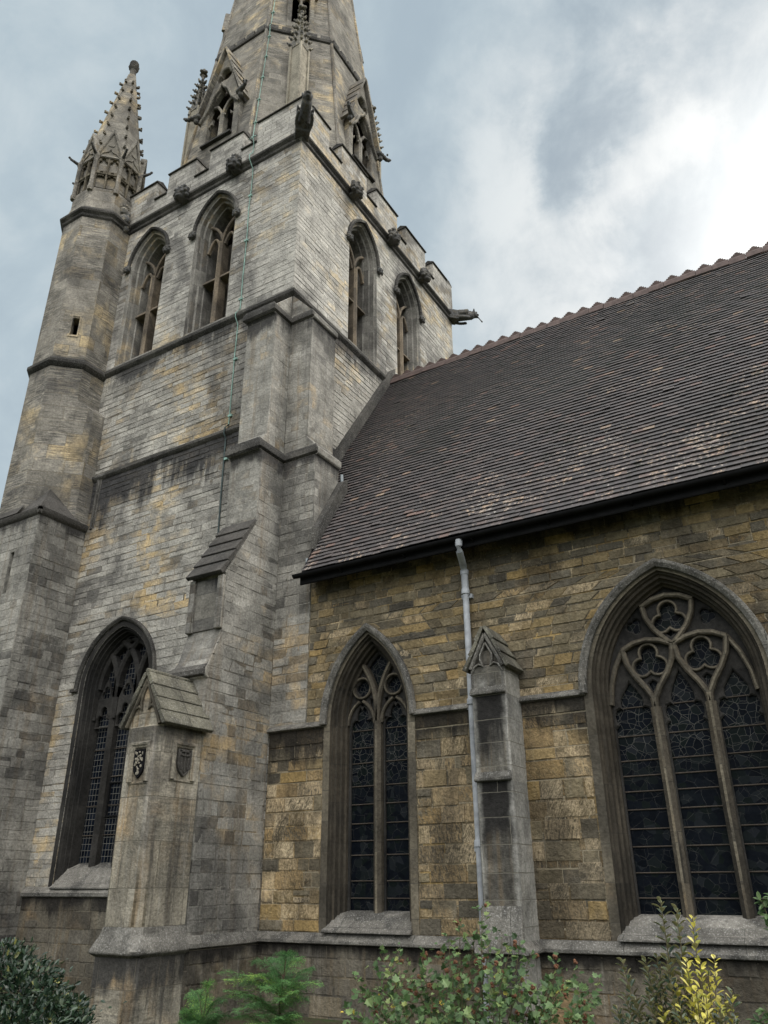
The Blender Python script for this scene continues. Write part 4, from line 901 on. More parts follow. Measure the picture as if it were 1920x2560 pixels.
def lucarne(k, name='lucarne'):
    af = lambda z: 2.98
    P = octface(SX, SY, k, af); mb = MB()
    op = [(-.50, 20.72), (.50, 20.72), (.50, 21.75), (.46, 22.05), (.36, 22.35), (.2, 22.58), (.08, 22.72), (0, 22.95), (-.08, 22.72), (-.2, 22.58), (-.36, 22.35), (-.46, 22.05), (-.50, 21.75)]
    tre = foil(0, 23.42, .30, 3, pi/2, N=27)
    mb.plate([(-.72, 18.2), (.72, 18.2), (.74, 22.0), (0, 24.42), (-.74, 22.0)], [op, tre], P, 0, -.16, .03)
    for sg in (-1, 1):     # cheeks
        mb.prism([(20.0, 0), (22.05, 0), (22.05, -.6), (20.0, -.3)], lambda z, dd: P(sg*.72, z, dd-.001), lambda z, dd: P(sg*.60, z, dd-.001))
    mb.rib([(0, 20.7), (0, 21.75)], P, .17, -.03, -.25, .06)
    for sg in (-1, 1):
        mb.rib([(0, 21.75), (sg*.06, 22.0), (sg*.2, 22.25), (sg*.42, 22.32)], P, .08, -.06, -.16)
        mb.rib([(0, 21.72), (sg*.1, 21.78), (sg*.15, 21.70)], P, .05, -.06, -.14)
        mb.rib([(sg*.47, 21.55), (sg*.34, 21.74), (sg*.38, 21.6)], P, .05, -.06, -.14)
        mb.rib([(sg*.74, 21.75), (sg*.46, 22.12), (sg*.26, 22.62), (sg*.1, 22.78), (0, 23.0)], P, .075, .09, -.02)
    lu = mb.build(name, 'spire', spire)
    r = MB()
    for sg in (-1, 1):   # lapped slab roofs
        n_ = 6
        for j in range(n_):
            a, b = j/n_, (j+1)/n_; q = lambda t_: (sg*(.86+(0-.86)*t_), 21.92+(24.55-21.92)*t_)
            (ua, za), (ub, zb_) = q(a), q(b); nx, nz = sg*.95*.06, .31*.06
            pr = [(ua, za), (ua+nx*1.35, za+nz*1.35), (ub+nx*.95, zb_+nz*.95), (ub, zb_)]
            r.prism(pr, lambda u_, z_: P(u_, z_, .12), lambda u_, z_: P(u_, z_, -.10-max(0, (z_-20.7)*.1+.25)))
    r.build('slab_roof', 'turret', lu, bevel=.006)
    s_ = MB(); s_.prism([(.10, 20.60), (.10, 20.66), (-.3, 20.78), (-.3, 20.55)], lambda dd, z: P(-.56, z, dd), lambda dd, z: P(.56, z, dd)); s_.build('sill', 'mould', lu)
    for sg in (-1, 1):
        c = MB()
        U = P(1, 0)-P(0, 0); N = (P(0, 0, 1)-P(0, 0, 0))
        for j in range(5): c.ico(P(sg*(.78+.085*j), 22.0-.02*j+(.05 if j > 3 else 0), .12+.03*j), (.10-.008*j, .10-.008*j, .11-.01*j), 1)
        c.ico(P(sg*1.18, 22.02, .26), (.05, .05, .04), 1); c.ico(P(sg*1.05, 22.14, .24), (.04, .04, .05), 1); c.ico(P(sg*.85, 21.85, .1), (.09, .09, .1), 1)
        c.build('eaves_grotesque', 'carved', lu, remesh=.02, normals=False)
    return lu
for k in (0, 2, 4, 6):
    l = lucarne(k)
    if k in (0, 6): l['label'] = 'gabled spire dormer on the right face' if k == 0 else 'gabled spire dormer on the left face'
for k in (1, 3, 5, 7):
    P = octface(SX, SY, k, lambda z: 2.42-.02*(z-26)); mb = MB()
    mb.plate([(-.42, 25.4), (.42, 25.4), (.42, 27.9), (0, 29.2), (-.42, 27.9)], [[(-.28, 26.05), (.28, 26.05), (.28, 27.5), (.18, 27.95), (0, 28.25), (-.18, 27.95), (-.28, 27.5)]], P, 0, -.2, .02)
    mb.rib([(0, 26.0), (0, 27.4)], P, .09, -.04, -.2)
    for sg in (-1, 1):
        mb.rib([(0, 27.4), (sg*.14, 27.6), (sg*.27, 27.62)], P, .06, -.05, -.15)
        mb.rib([(sg*.5, 27.75), (0, 29.4)], P, .09, .08, -.5)
        mb.prism(rect(.36, .43, 25.3, 27.95), lambda u_, z_: P(sg*u_, z_, -.005), lambda u_, z_: P(sg*u_, z_, -.5))
        mb.box(*[v for pr in zip(*[sorted((a, b)) for a, b in zip(P(sg*.42, 27.62, .02), P(sg*.56, 27.9, .12))]) for v in []] or (0, 0, 0, 0, 0, 0)) if False else None
    mb.build('small_lucarne', 'spire', spire)
def pinnacle(dx_, dy_):
    x, y = SX+dx_*2.04, SY+dy_*2.04; h = .17; mb = MB()
    mb.box(x-h, x+h, y-h, y+h, 17.6, 24.25)
    for sx in (-1, 1):
        for sy in (-1, 1): mb.box(x+sx*(h+.018)-.035, x+sx*(h+.018)+.035, y+sy*(h+.018)-.035, y+sy*(h+.018)+.035, 21.4, 24.2)
    mb.loft([[(x-h-.05, y-h-.05, 21.15), (x+h+.05, y-h-.05, 21.15), (x+h+.05, y+h+.05, 21.15), (x-h-.05, y+h+.05, 21.15)], [(x-h-.05, y-h-.05, 17.6), (x+h+.05, y-h-.05, 17.6), (x+h+.05, y+h+.05, 17.6), (x-h-.05, y+h+.05, 17.6)]], True, True)
    p = mb.build('pinnacle', 'carvedpale', spire, bevel=.008)
    c = MB(); c.loft([[(x+sx*r, y+sy*r, z) for sx, sy in ((-1, -1), (1, -1), (1, 1), (-1, 1))] for r, z in ((.19, 24.15), (.19, 24.35), (.045, 25.75))], True, True)
    for sx, sy in ((-1, -1), (1, -1), (1, 1), (-1, 1), (0, -1), (1, 0), (0, 1), (-1, 0)):
        for j in range(5):
            z = 24.30+j*.29+(.12 if sx*sy == 0 else 0); r = .22-.027*j; q = 1 if sx*sy else 1.1
            c.ico((x+sx*r*q, y+sy*r*q, z), (.06, .06, .055), 1); c.ico((x+sx*(r*q+.045), y+sy*(r*q+.045), z+.05), (.04, .04, .035), 1)
    c.lathe((x, y), [(.04, 25.7), (.05, 25.9), (.09, 25.95), (.04, 26.0)], 8)
    for a in range(4): c.ico((x+.10*cos(a*pi/2), y+.10*sin(a*pi/2), 26.12), (.075, .075, .06), 1)
    c.ico((x, y, 26.25), (.06, .06, .11), 1)
    c.build('crocketed_finial', 'carvedpale', p, remesh=.02, normals=False)
    return p
for (a, b) in ((1, -1), (-1, -1), (1, 1), (-1, 1)): pinnacle(a, b)

# ---- lightning cable
cab = thing('lightning_cable', 'thin verdigris copper lightning cable running down the spire and tower face', 'cable', (-9.63, 9.95, 7.5))
def sp(z, o=.30): 
    a = SA_(z)+.03; v = Vector((SX+a*T8, SY-a, z)); return v+Vector((.7071, .7071, 0))*o*.4
mb = MB(); up = [sp(z) for z in (34, 31, 28, 25.75)]+[sp(25.55)+Vector((.03, -.07, 0))]+[sp(z) for z in (25.3, 22, 20)]
dn = up+[(-10.3, 10.3, 18.9), (-9.62, 9.98, 18.35), (-9.62, 9.86, 18.2), (-9.63, 9.93, 18.0), (-9.64, 9.93, 17.72), (-9.64, 9.83, 17.55), (-9.64, 9.83, 17.42), (-9.63, 9.975, 17.2)]
zz_ = 17.0
rn = random.Random(2)
while zz_ > 12.95: dn.append((-9.635+rn.uniform(-.012, .012), 9.975, zz_)); zz_ -= .45
dn += [(-9.65, 9.97, 12.95), (-9.67, 9.89, 12.8), (-9.67, 9.89, 12.7), (-9.66, 9.975, 12.55)]
zz_ = 12.2
while zz_ > 10.1: dn.append((-9.66+rn.uniform(-.012, .012), 9.975, zz_)); zz_ -= .45
dn += [(-9.66, 9.975, 10.02)]
mb.tube(dn, .0115, 6); mb.build('cable', 'verd', cab)
mb = MB(); mb.tube([(-9.66, 9.975, 10.02), (-9.68, 9.905, 9.93), (-9.70, 9.905, 9.80), (-9.70, 9.975, 9.70), (-9.69, 9.975, 8.6), (-9.66, 9.975, 7.3), (-9.2, 9.92, 7.0)], .017, 6); mb.build('lower_cable', 'cuprous', cab)
for z in (16.3, 14.9, 13.2, 11.6, 10.2, 9.2): mb = MB(); mb.box(-9.685, -9.59, 9.955, 9.998, z, z+.05); mb.build('clip', 'verd', cab)
for z in (19.5, 20.6, 21.7, 22.8, 23.9, 25.0, 26.4, 27.5):
    v = sp(z); mb = MB(); mb.box(v.x-.05, v.x+.05, v.y-.02, v.y+.03, z, z+.04); mb.build('clip', 'verd', cab)

# =================================================================== NAVE
NX1 = 6.0
nave = thing('church_nave', 'ochre and brown stone church nave with a steep clay tiled roof and pointed windows', 'church', (-2, 13.87, 0))
C2, S2, U2 = .90, 3.85, -6.335; C3, S3, U3 = .51, 3.85, -1.896
mb = MB()
mb.plate(rect(-8.19, NX1, .9, 6.70), [arch(U2, .68, S2, C2, 1.03), arch(U3, 1.03, S3, C3, 1.03)], FN_, 0, -.6)
mb.box(-8.2, NX1, 17.2, 17.7, 0, 6.7)
mb.prism([(10.0, 0), (17.7, 0), (17.7, 6.7), (13.87, 12.7), (10.0, 6.7)], lambda y, z: (NX1-.5, y, z), lambda y, z: (NX1-.02, y, z))
mb.build('wall', 'nave', nave)
hN = [(U2, .80, S2, C2, .9), (U3, 1.15, S3, C3, .9)]
for i_, (ua, ub) in enumerate(((X1+.01, U2-.80), (U2+.80, U3-1.15), (U3+1.15, NX1-.05))):
    masonry('wall_stones', FN_, lambda z: [(ua, ub)], 1.03, 3.84, lambda z: (.15, .25), lambda z: (.2, .56), 'nave_blk', nave, 113+i_*20, proud=.010, jit=.006, gap=.005, rough=.003, spall=.018, bev=.008)
masonry('wall_stones', FN_, lambda z: minus(-7.47, NX1-.05, hN, z), 3.88, 6.66, lambda z: (.105, .165), lambda z: (.18, .50), 'nave_blk', nave, 114, proud=.009, jit=.005, gap=.0045, rough=.002, spall=.01, bev=.007)
mb = MB(); mb.box(-8.19, NX1, 9.985, 10.4, 0, .90); mb.build('plinth', 'plinth', nave)
masonry('plinth_stones', frame((0, 9.985, 0), (1, 0, 0), (0, -1, 0)), lambda z: [(X1+.04, NX1-.05)], .05, .895, lambda z: (.17, .25), lambda z: (.25, .58), 'plinth_blk', nave, 115, proud=.008, rough=.002, gap=.005)
for a, b in ((-8.2, -4.40), (-3.91, NX1)):
    mb = MB(); mb.prism([(-.01, .885), (.10, .90), (.10, .935), (.085, .95), (.0, 1.03), (-.02, 1.03)], lambda d_, z: (a, 10-d_, z), lambda d_, z: (b, 10-d_, z)); mb.build('string_course', 'sill', nave, bevel=.006)
for a, b in ((-8.2, U2-.80), (U2+.80, -4.40), (-3.91, U3-1.13), (U3+1.13, NX1)):
    mb = MB(); mb.prism([(-.02, 3.80), (.06, 3.815), (.06, 3.845), (-.02, 3.91)], lambda d_, z: (a, 10-d_, z), lambda d_, z: (b, 10-d_, z)); mb.build('hood_string', 'sill', nave, bevel=.006)

def nave_window(cu, zs, c, wo, wi, label, z0=1.03):
    mb = MB(); dw = wo-wi
    sweep(mb, FS, cu, zs, c, [(wo+.0, -.012), (wo-.01, -.05), (wo-.18*dw, -.055), (wo-.26*dw, -.10), (wo-.50*dw, -.105), (wo-.56*dw, -.17), (wo-.78*dw, -.18), (wo-.82*dw, -.25), (wi, -.27), (wi, -.45)], z0, n=18)
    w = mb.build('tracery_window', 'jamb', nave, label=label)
    f = MB(); sweep(f, FS, cu, zs, c, [(wo, -.02), (wo, -.008), (wo+.115, -.008), (wo+.115, -.02)], z0, n=18); f.build('jamb_stones', 'frame', w)
    hoodm(FS, cu, zs, c, wo+.155, 'sill', w, wd=.10, d=.085)
    return w
w2 = nave_window(U2, S2, C2, .68, .534, 'narrow two light pointed window beside the tower')
w3 = nave_window(U3, S3, C3, 1.03, .89, 'broad three light pointed window with trefoil tracery')
def nsill(cu, w, wi, muls, par):
    m = MB()
    pr = [(.088, 1.032), (.088, 1.05), (.05, 1.075), (-.03, 1.11), (-.10, 1.18), (-.20, 1.26), (-.36, 1.295), (-.40, 1.295), (-.40, 1.032)]
    ur = lambda u_, d_: cu+u_*(1-.10*max(0, min(1, -d_/.3)))
    m.prism(pr, lambda d_, z: FS(ur(-w, d_), z, d_), lambda d_, z: FS(ur(w, d_), z, d_))
    o = m.build('sill', 'sill', par, bevel=.008)
    return o
nsill(U2, .70, .534, (0,), w2); nsill(U3, 1.06, .89, (), w3)
# glass
mb = MB(); mb.plate(arch(U2, .55, S2, C2, 1.25), [], FS, -.38, -.39); mb.build('leaded_glass', 'glass', w2)
mb = MB(); mb.plate(arch(U3, .905, S3, C3, 1.25), [], FS, -.38, -.39); mb.build('leaded_glass', 'glass', w3)
# two light tracery
mb = MB()
ho = [trefoilhead(U2+sg*.30, .205, 1.27, 3.80) for sg in (-1, 1)]
ho += [foil(U2+sg*.285, 4.39, .125, 4, pi/2, N=36) for sg in (-1, 1)]
ho += [[(U2, 4.02), (U2+.07, 4.28), (U2+.17, 4.50), (U2+.235, 4.62), (U2+.13, 4.78), (U2, 4.90), (U2-.13, 4.78), (U2-.235, 4.62), (U2-.17, 4.50), (U2-.07, 4.28)]]
ho += [[(U2+sg*.30, 4.085), (U2+sg*.345, 4.16), (U2+sg*.30, 4.205), (U2+sg*.255, 4.16)] for sg in (-1, 1)]
ho += [[(U2+sg*.13, 4.02), (U2+sg*.165, 4.22), (U2+sg*.10, 4.20)] for sg in (-1, 1)]
mb.cur = 2; mb.plate(arch(U2, .537, S2, C2, 1.27), ho, FS, -.325, -.372, .016); mb.cur = 0  # recess shade put into the plate by its darker stone
P = FS; mb.arris = 1
mb.rib([(U2, 1.20), (U2, 3.86)], P, .125, -.235, -.37, .035)
def y2(sg): return [(U2, 3.86)]+[(U2+sg*(1.434*(1-cos(a))), 3.92+1.434*sin(a)) for a in (.05, .12, .19, .26, .33, .40, .47, .54, .61, .66)]
for sg in (-1, 1):
    mb.rib(y2(sg), P, .085, -.245, -.36, .03)
    mb.rib([(U2+sg*.285+.155*cos(t_*pi/12), 4.39+.155*sin(t_*pi/12)) for t_ in range(24)], P, .04, -.275, -.34, .016, closed=True)
    R_ = .40
    lo = [(U2+sg*(.06+R_*(1-cos(a))), 3.84+R_*sin(a)*.98) for a in (0, .2, .4, .6, .8, .95, 1.08)]; li = [(U2+sg*(.54-R_*(1-cos(a))), 3.84+R_*sin(a)*.98) for a in (0, .2, .4, .6, .8, .95, 1.08)]
    mb.rib(lo, P, .05, -.275, -.34, .02); mb.rib(li, P, .05, -.275, -.34, .02)
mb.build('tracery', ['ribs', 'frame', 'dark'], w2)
for i, z in enumerate((3.756, 3.499, 3.276, 2.947, 2.692, 2.428, 2.196, 2.005, 1.669, 1.449)):
    mb = MB(); mb.tube([FS(U2-.53, z, -.372), FS(U2+.53, z, -.372)], .0085, 6); mb.build('saddle_bar', 'bar', w2)
# three light tracery
mb = MB(); q = lambda L: [(U3+a, b) for a, b in L]
mir = lambda L: [(-a, b) for a, b in L]
ho = [lighthole(U3-.633, .240, 1.27, 3.40, 3.98), lighthole(U3, .240, 1.27, 3.40, 4.06), lighthole(U3+.633, .240, 1.27, 3.40, 3.98)]
ho += [foil(U3+sg*.33, 4.20, .205, 3, pi/2, .50, 45) for sg in (-1, 1)]+[foil(U3-.012, 4.73, .205, 3, pi/2, .50, 45)]
ho += [q([(-.332, 3.80), (-.28, 3.93), (-.332, 3.97), (-.385, 3.93)]), q([(.332, 3.80), (.28, 3.93), (.332, 3.97), (.385, 3.93)])]
ho += [foil(U3+sg*.46, 4.70, .105, 3, pi/2+sg*.55, .55, 27) for sg in (-1, 1)]
ho += [q([(-.02, 4.50), (.05, 4.55), (-.01, 4.60), (-.07, 4.55)])]
mb.cur = 2; mb.plate(arch(U3, .893, S3, C3, 1.27, 18), ho, FS, -.325, -.372, .018); mb.cur = 0  # plate stone darkened as painted shade behind the ribs
mb.arris = 1
for sg in (-1, 1):
    mb.rib(q([(sg*.316, 1.20), (sg*.316, 2.5), (sg*.328, 3.62)]), P, .125, -.225, -.37, .03)
    s_ = lambda L: q([(sg*a, b) for a, b in L])
    mb.rib(s_([(.328, 3.60), (.345, 3.74), (.42, 3.88), (.53, 4.04), (.61, 4.20), (.648, 4.39)]), P, .07, -.235, -.36, .026)
    mb.rib(s_([(.328, 3.60), (.31, 3.74), (.235, 3.88), (.12, 4.04), (.04, 4.20), (.006, 4.39)]), P, .07, -.235, -.36, .026)
    mb.rib(s_([(.648, 4.385), (.50, 4.46), (.33, 4.485), (.16, 4.455), (.004, 4.385)]), P, .065, -.24, -.36, .026)
    mb.rib(s_([(.004, 4.385), (.09, 4.47), (.21, 4.61), (.29, 4.77), (.315, 4.93)]), P, .065, -.24, -.36, .026)
    mb.rib(s_([(.88, 3.70), (.845, 3.95), (.765, 4.18), (.648, 4.39)]), P, .06, -.25, -.36, .024)
    fo = foil(U3+sg*.33, 4.20, .235, 3, pi/2, .50, 45); mb.rib(fo, P, .035, -.285, -.34, .014, closed=True)
mb.rib(q([(-.33, 4.925), (-.17, 5.01), (0, 5.04), (.17, 5.01), (.33, 4.925)]), P, .065, -.24, -.36, .026)
mb.rib(foil(U3-.006, 4.73, .235, 3, pi/2, .50, 45), P, .035, -.285, -.34, .014, closed=True)
mb.build('tracery', ['ribs', 'frame', 'dark'], w3)
for z in (3.661, 3.309, 3.009, 2.828, 2.645, 2.434, 2.216, 2.018, 1.733, 1.463):
    mb = MB(); mb.tube([FS(U3-.89, z, -.372), FS(U3+.89, z, -.372)], .0085, 6); mb.build('saddle_bar', 'bar', w3)

# small gabled buttress
mb = MB(); a, b, yf = -4.40, -3.91, 9.52
mb.box(a, b, yf, 10.05, .0, 4.26)
mb.prism([(a, 4.26), (b, 4.26), ((a+b)/2, 4.72)], lambda x, z: (x, yf+.03, z), lambda x, z: (x, 10.05, z))
nb = mb.build('gabled_buttress', 'wash', nave, bevel=.02)
for z0_, z1_, o in ((3.86, 3.95, .05), (2.78, 2.88, .05)):
    mb = MB(); mb.prism([(0, z0_), (o, z0_+.01), (o, z0_+.045), (0, z1_+.03)], lambda d_, z: (a-.01, yf-d_, z), lambda d_, z: (b+.004, yf-d_, z)); mb.build('ledge', 'sill', nb, bevel=.01)
mb = MB(); mb.prism([(0, .9), (.10, .9), (.10, .98), (.06, 1.25), (0, 1.40)], lambda d_, z: (a-.02, yf-d_, z), lambda d_, z: (b+.02, yf-d_, z))
mb.prism([(-.01, .885), (.10, .90), (.10, .935), (.0, 1.03)], lambda d_, z: (b+d_, yf-.1, z), lambda d_, z: (b+d_, 9.93, z))
mb.prism([(-.01, .885), (.10, .90), (.10, .935), (.0, 1.03)], lambda d_, z: (a-d_, yf-.1, z), lambda d_, z: (a-d_, 9.93, z))
mb.build('base_offset', 'sill', nb, bevel=.01)
mb = MB(); cx_ = (a+b)/2
for sg in (-1, 1):
    ex = cx_+sg*(.245+.045)
    for k in range(3):
        t0, t1 = k/3, (k+1)/3; xa, za = ex+(cx_-ex)*t0, 4.19+.58*t0; xb, zb_ = ex+(cx_-ex)*t1, 4.19+.58*t1
        nx, nz = sg*.89, .46
        mb.prism([(xa, za), (xa+nx*.06, za+nz*.06), (xb+nx*.035, zb_+nz*.035), (xb, zb_)], lambda x, z: (x, yf-.06, z), lambda x, z: (x, 9.98, z))
mb.build('slab_roof', 'lichen', nb, bevel=.008)
mb = MB(); FB = frame((cx_, yf, 0), (1, 0, 0), (0, -1, 0))
for sg in (-1, 1):
    mb.rib([(sg*.225, 4.15), (sg*.17, 4.25), (sg*.11, 4.275), (sg*.06, 4.25), (sg*.085, 4.33), (sg*.085, 4.40), (0, 4.56)], FB, .022, .03, -.02)
    mb.rib([(sg*.235, 4.22), (0, 4.68)], FB, .05, .045, -.03)
mb.rib([(-.22, 3.96), (-.22, 4.2)], FB, .03, .02, -.01); mb.rib([(.215, 3.96), (.215, 4.2)], FB, .045, .02, -.01)
mb.build('gable_tracery', 'sill', nb)

# roof
Lr = sqrt(4.27**2+6.55**2); sy, sz = 4.27/Lr, 6.55/Lr     # up-slope unit
ny, nz_ = -sz, sy                                          # outward normal
E0 = Vector((0, 9.585, 6.235))
mb = MB(); mb.rnd = []
gauge, tw = .110, .168; rn = random.Random(11); rows = int(Lr/gauge)+1
def pt(x, s_, h): return (x, E0.y+sy*s_+ny*h, E0.z+sz*s_+nz_*h)
sag = lambda x, s_: .008*sin(x*.9+s_*.7)+.004*sin(x*2.3-s_*1.1)
for k in range(rows):
    s0 = k*gauge; y_ = E0.y+sy*s0
    xs = -7.335 if y_ < 9.99 else (-7.47 if y_ < 10.74 else X1+.01)
    x = xs-(tw*.5 if k % 2 else 0)-rn.random()*.01
    while x < NX1:
        xa = max(x+.0006, xs); xb = x+tw-.0006
        if xb > xs+.02:
            h0 = .037+rn.uniform(-.003, .003)+sag(x, s0); tl = rn.uniform(-.002, .002); ds = rn.uniform(-.004, .004)
            if rn.random() < .004: h0 += .010; tl *= 3
            s1 = s0+gauge*1.5
            f0a, f0b = h0+tl, h0-tl; bk = h0-.0345
            c_ = .004
            vs = [pt(xa, s0+ds, f0a-.012), pt(xb, s0+ds, f0b-.012), pt(xb, s1, bk-.012), pt(xa, s1, bk-.012), pt(xa, s0+ds, f0a), pt(xb, s0+ds, f0b), pt(xb, s1, bk), pt(xa, s1, bk)]
            b_ = len(mb.v); mb.v += vs
            for f in ((4, 5, 6, 7), (0, 1, 5, 4), (1, 2, 6, 5), (3, 0, 4, 7)): mb.f.append([b_+i for i in f]); mb.mi.append(0)
            r_ = rn.random(); mb.rnd += [r_]*4
        x += tw
roof = mb.build('roof', 'tile', nave, smooth=0, normals=False, label='steep roof of dark weathered clay tiles')
mb = MB(); mb.prism([(9.60, 6.20), (13.87, 12.75), (18.1, 6.25), (18.1, 6.1), (13.87, 12.5), (9.64, 6.12)], lambda y, z: (X1+.02, y, z), lambda y, z: (NX1-.03, y, z))
mb.v = [v if not (v[1] < 10.02 and v[0] < -7.4) else (-7.40, v[1], v[2]) for v in mb.v]
mb.build('roof_deck', 'void', roof)
rp = None
npz = 13.87; x = X1+.05; k = 0
zr = E0.z+sz*Lr
prm = MB(); L_ = .315
sec = [(-.16, -.20), (-.10, -.05), (-.035, .02), (0, .03), (.035, .02), (.10, -.05), (.16, -.20), (.13, -.21), (0, -.02), (-.13, -.21)]
prm.prism(sec, lambda y, z: (0, y, z), lambda y, z: (L_-.006, y, z))
st = [(.015, .0), (.015, .045), (.05, .045), (.05, .075), (.09, .075), (.09, .105), (.125, .105), (.125, .13), (.19, .13), (.19, .105), (.225, .105), (.225, .075), (.265, .075), (.265, .045), (.30, .045), (.30, 0)]
prm.prism(st, lambda x_, z: (x_, -.018, z), lambda x_, z: (x_, .018, z))
r0 = prm.build('ridge_tile', 'ridge', roof, smooth=0, org=(0, 0, 0))
while x < NX1-.3:
    loc = (x-ORG.x, npz-ORG.y, zr+.05+.008*sin(x*3.1)-ORG.z)
    if k == 0: r0.location = loc
    else:
        o = dupe(r0, roof, loc); o.rotation_euler = (rn.uniform(-.04, .04), rn.uniform(-.012, .012), rn.uniform(-.02, .02))
    x += L_; k += 1
# gutter and eaves
mb = MB(); prof = [(.055*cos(a), .055*sin(a)) for a in [pi+i*pi/8 for i in range(9)]]
gy, gz = 9.555, 6.20
mb.prism(prof+[(.046*cos(a), .046*sin(a)) for a in [2*pi-i*pi/8 for i in range(9)]], lambda y, z: (-7.49, gy+y, gz+z), lambda y, z: (NX1, gy+y, gz+z))
mb.add([(-7.49, gy+y, gz+z) for y, z in prof], [tuple(range(9))])
mb.build('gutter', 'black', nave)
mb = MB(); mb.box(-7.42, NX1, 9.635, 9.665, 6.05, 6.22)
mb.prism([(9.63, 6.10), (9.63, 6.06), (10.02, 6.30), (10.02, 6.36)], lambda y, z: (-7.40, y, z), lambda y, z: (NX1, y, z)); mb.build('eaves_board', 'black', nave)
for i in range(7):
    x = -6.6+i*1.15; mb = MB(); mb.prism([(9.52, 6.15), (9.66, 6.08), (9.68, 6.08), (9.68, 6.15)], lambda y, z: (x, y, z), lambda y, z: (x+.02, y, z)); mb.build('gutter_bracket', 'black', nave)

# ---- downpipe
dp = thing('downpipe', 'pale grey rainwater pipe running down the wall beside the small gabled buttress', 'downpipe', (-4.6, 9.92, 0))
mb = MB(); pth = [(-4.49, 9.56, 6.16), (-4.495, 9.565, 6.07), (-4.51, 9.60, 6.0), (-4.55, 9.76, 5.92), (-4.585, 9.88, 5.86), (-4.595, 9.925, 5.76), (-4.597, 9.93, 5.5)]
mb.tube(pth, .052, 12); mb.build('swan_neck', 'pipe', dp)
mb = MB(); mb.tube([(-4.597, 9.93, 5.55), (-4.597, 9.93, .9), (-4.597, 9.93, .1)], .047, 14); mb.build('pipe', 'pipe', dp)
for z in (5.5, 5.80, 3.9, 2.1): mb = MB(); mb.lathe((-4.597, 9.93), [(.054, z-.05), (.062, z-.045), (.062, z+.02), (.056, z+.035)], 14); mb.build('collar', 'pipe', dp)
for z in (5.43, 3.83, 2.03): mb = MB(); mb.box(-4.68, -4.515, 9.96, 10.02, z-.03, z+.03); mb.build('bracket', 'pipe', dp)

# =================================================================== GROUND AND PLANTS
ORG = Vector((0, 0, 0))
def groundmat():
    m, g = newmat('rough_grass'); pos = g.node('ShaderNodeNewGeometry').outputs['Position']
    n = g.noise(pos, 1.5, 8, .7); n2 = g.noise(pos, 40, 4, .7)
    c = g.mix(g.smooth(n, .4, .62), (.055, .045, .032), (.045, .07, .025))
    c = g.mix(1, c, g.ramp(n2, [(.25, .6), (.75, 1.4)]), 'MULTIPLY'); finish(g, c, .95, n2, .6, .03, .1); return m
M['ground'] = groundmat()
mb = MB(); mb.add([(-600, -600, .03), (600, -600, .03), (600, 600, .03), (-600, 600, .03)], [(0, 1, 2, 3)])
o = mb.build('ground', 'ground', None, smooth=0); o['kind'] = 'structure'

def leafmat(name, stops, rough=.5, spec=.35, trans=.3):
    m, g = newmat(name); r = g.node('ShaderNodeAttribute', dict(attribute_name='rnd')).outputs['Fac']
    pos = g.node('ShaderNodeNewGeometry').outputs['Position']
    c = g.mix(1, g.ramp(r, stops), g.ramp(g.noise(pos, 30, 3), [(.3, .75), (.7, 1.25)]), 'MULTIPLY')
    def ex(sh):
        t = g.node('ShaderNodeBsdfTranslucent', None, Color=c)
        return g.node('ShaderNodeMixShader', None, i0=trans, i1=sh, i2=t.outputs[0]).outputs[0]
    finish(g, c, rough, None, spec=spec, extra=ex); return m
M['lf_lobed'] = leafmat('lobed_leaf', [(0, (.030, .060, .022)), (.45, (.075, .135, .048)), (.8, (.13, .20, .080)), (.96, (.18, .23, .075)), (.99, (.34, .30, .06)), (1, (.48, .36, .05))])
M['lf_fern'] = leafmat('feathery_leaf', [(0, (.030, .085, .028)), (.5, (.070, .17, .055)), (.85, (.13, .26, .07)), (1, (.28, .42, .08))])
M['lf_dark'] = leafmat('dark_glossy_leaf', [(0, (.008, .020, .011)), (.6, (.016, .036, .018)), (.9, (.032, .056, .028)), (.965, (.065, .09, .04)), (1, (.26, .25, .07))], .35, .5, .15)
M['lf_yellow'] = leafmat('yellow_leaf', [(0, (.20, .22, .04)), (.35, (.46, .43, .075)), (.7, (.64, .57, .12)), (1, (.80, .73, .28))], .45, .4, .35)
M['lf_green'] = leafmat('variegated_green_leaf', [(0, (.014, .030, .018)), (.7, (.028, .052, .028)), (1, (.07, .09, .03))], .3, .5, .12)
M['lf_margin'] = leafmat('cream_leaf_margin', [(0, (.24, .23, .11)), (1, (.40, .37, .20))], .5, .3, .25)
M['seed'] = simple('rusty_seed_head', (.12, .058, .035), .9, .1, var=.5, scale=60)
M['stem'] = simple('green_brown_stem', (.075, .065, .035), .8, .2, var=.4, scale=30)
SHP = dict(oval=[(0, 0), (.32, .25), (.5, .55), (.34, .85), (0, 1), (-.34, .85), (-.5, .55), (-.32, .25)],
           lobed=[(0, 0), (.22, .10), (.52, .22), (.36, .42), (.46, .66), (.22, .66), (0, 1), (-.22, .66), (-.46, .66), (-.36, .42), (-.52, .22), (-.22, .10)],
           leaflet=[(0, 0), (.5, .4), (0, 1), (-.5, .4)])
def leaf(mb, p, d_, n_, L, wd, shp, rnd, fold=.25, mi=0):
    d_ = d_.normalized(); sd = d_.cross(n_)
    if sd.length < 1e-3: sd = d_.cross(Vector((.3, .7, .2)))
    sd.normalize(); up = sd.cross(d_); S = SHP[shp]; n = len(S); h = n//2
    vs = []
    for a, b in S: vs.append(p+d_*(b*L)+sd*(a*wd)+up*(abs(a)*wd*fold-b*b*L*.12))
    b0 = len(mb.v); mb.v += [tuple(v) for v in vs]
    for f in ([0]+list(range(1, h+1)), [h]+list(range(h+1, n))+[0]): mb.f.append([b0+i for i in f]); mb.mi.append(mi); mb.rnd.append(rnd)
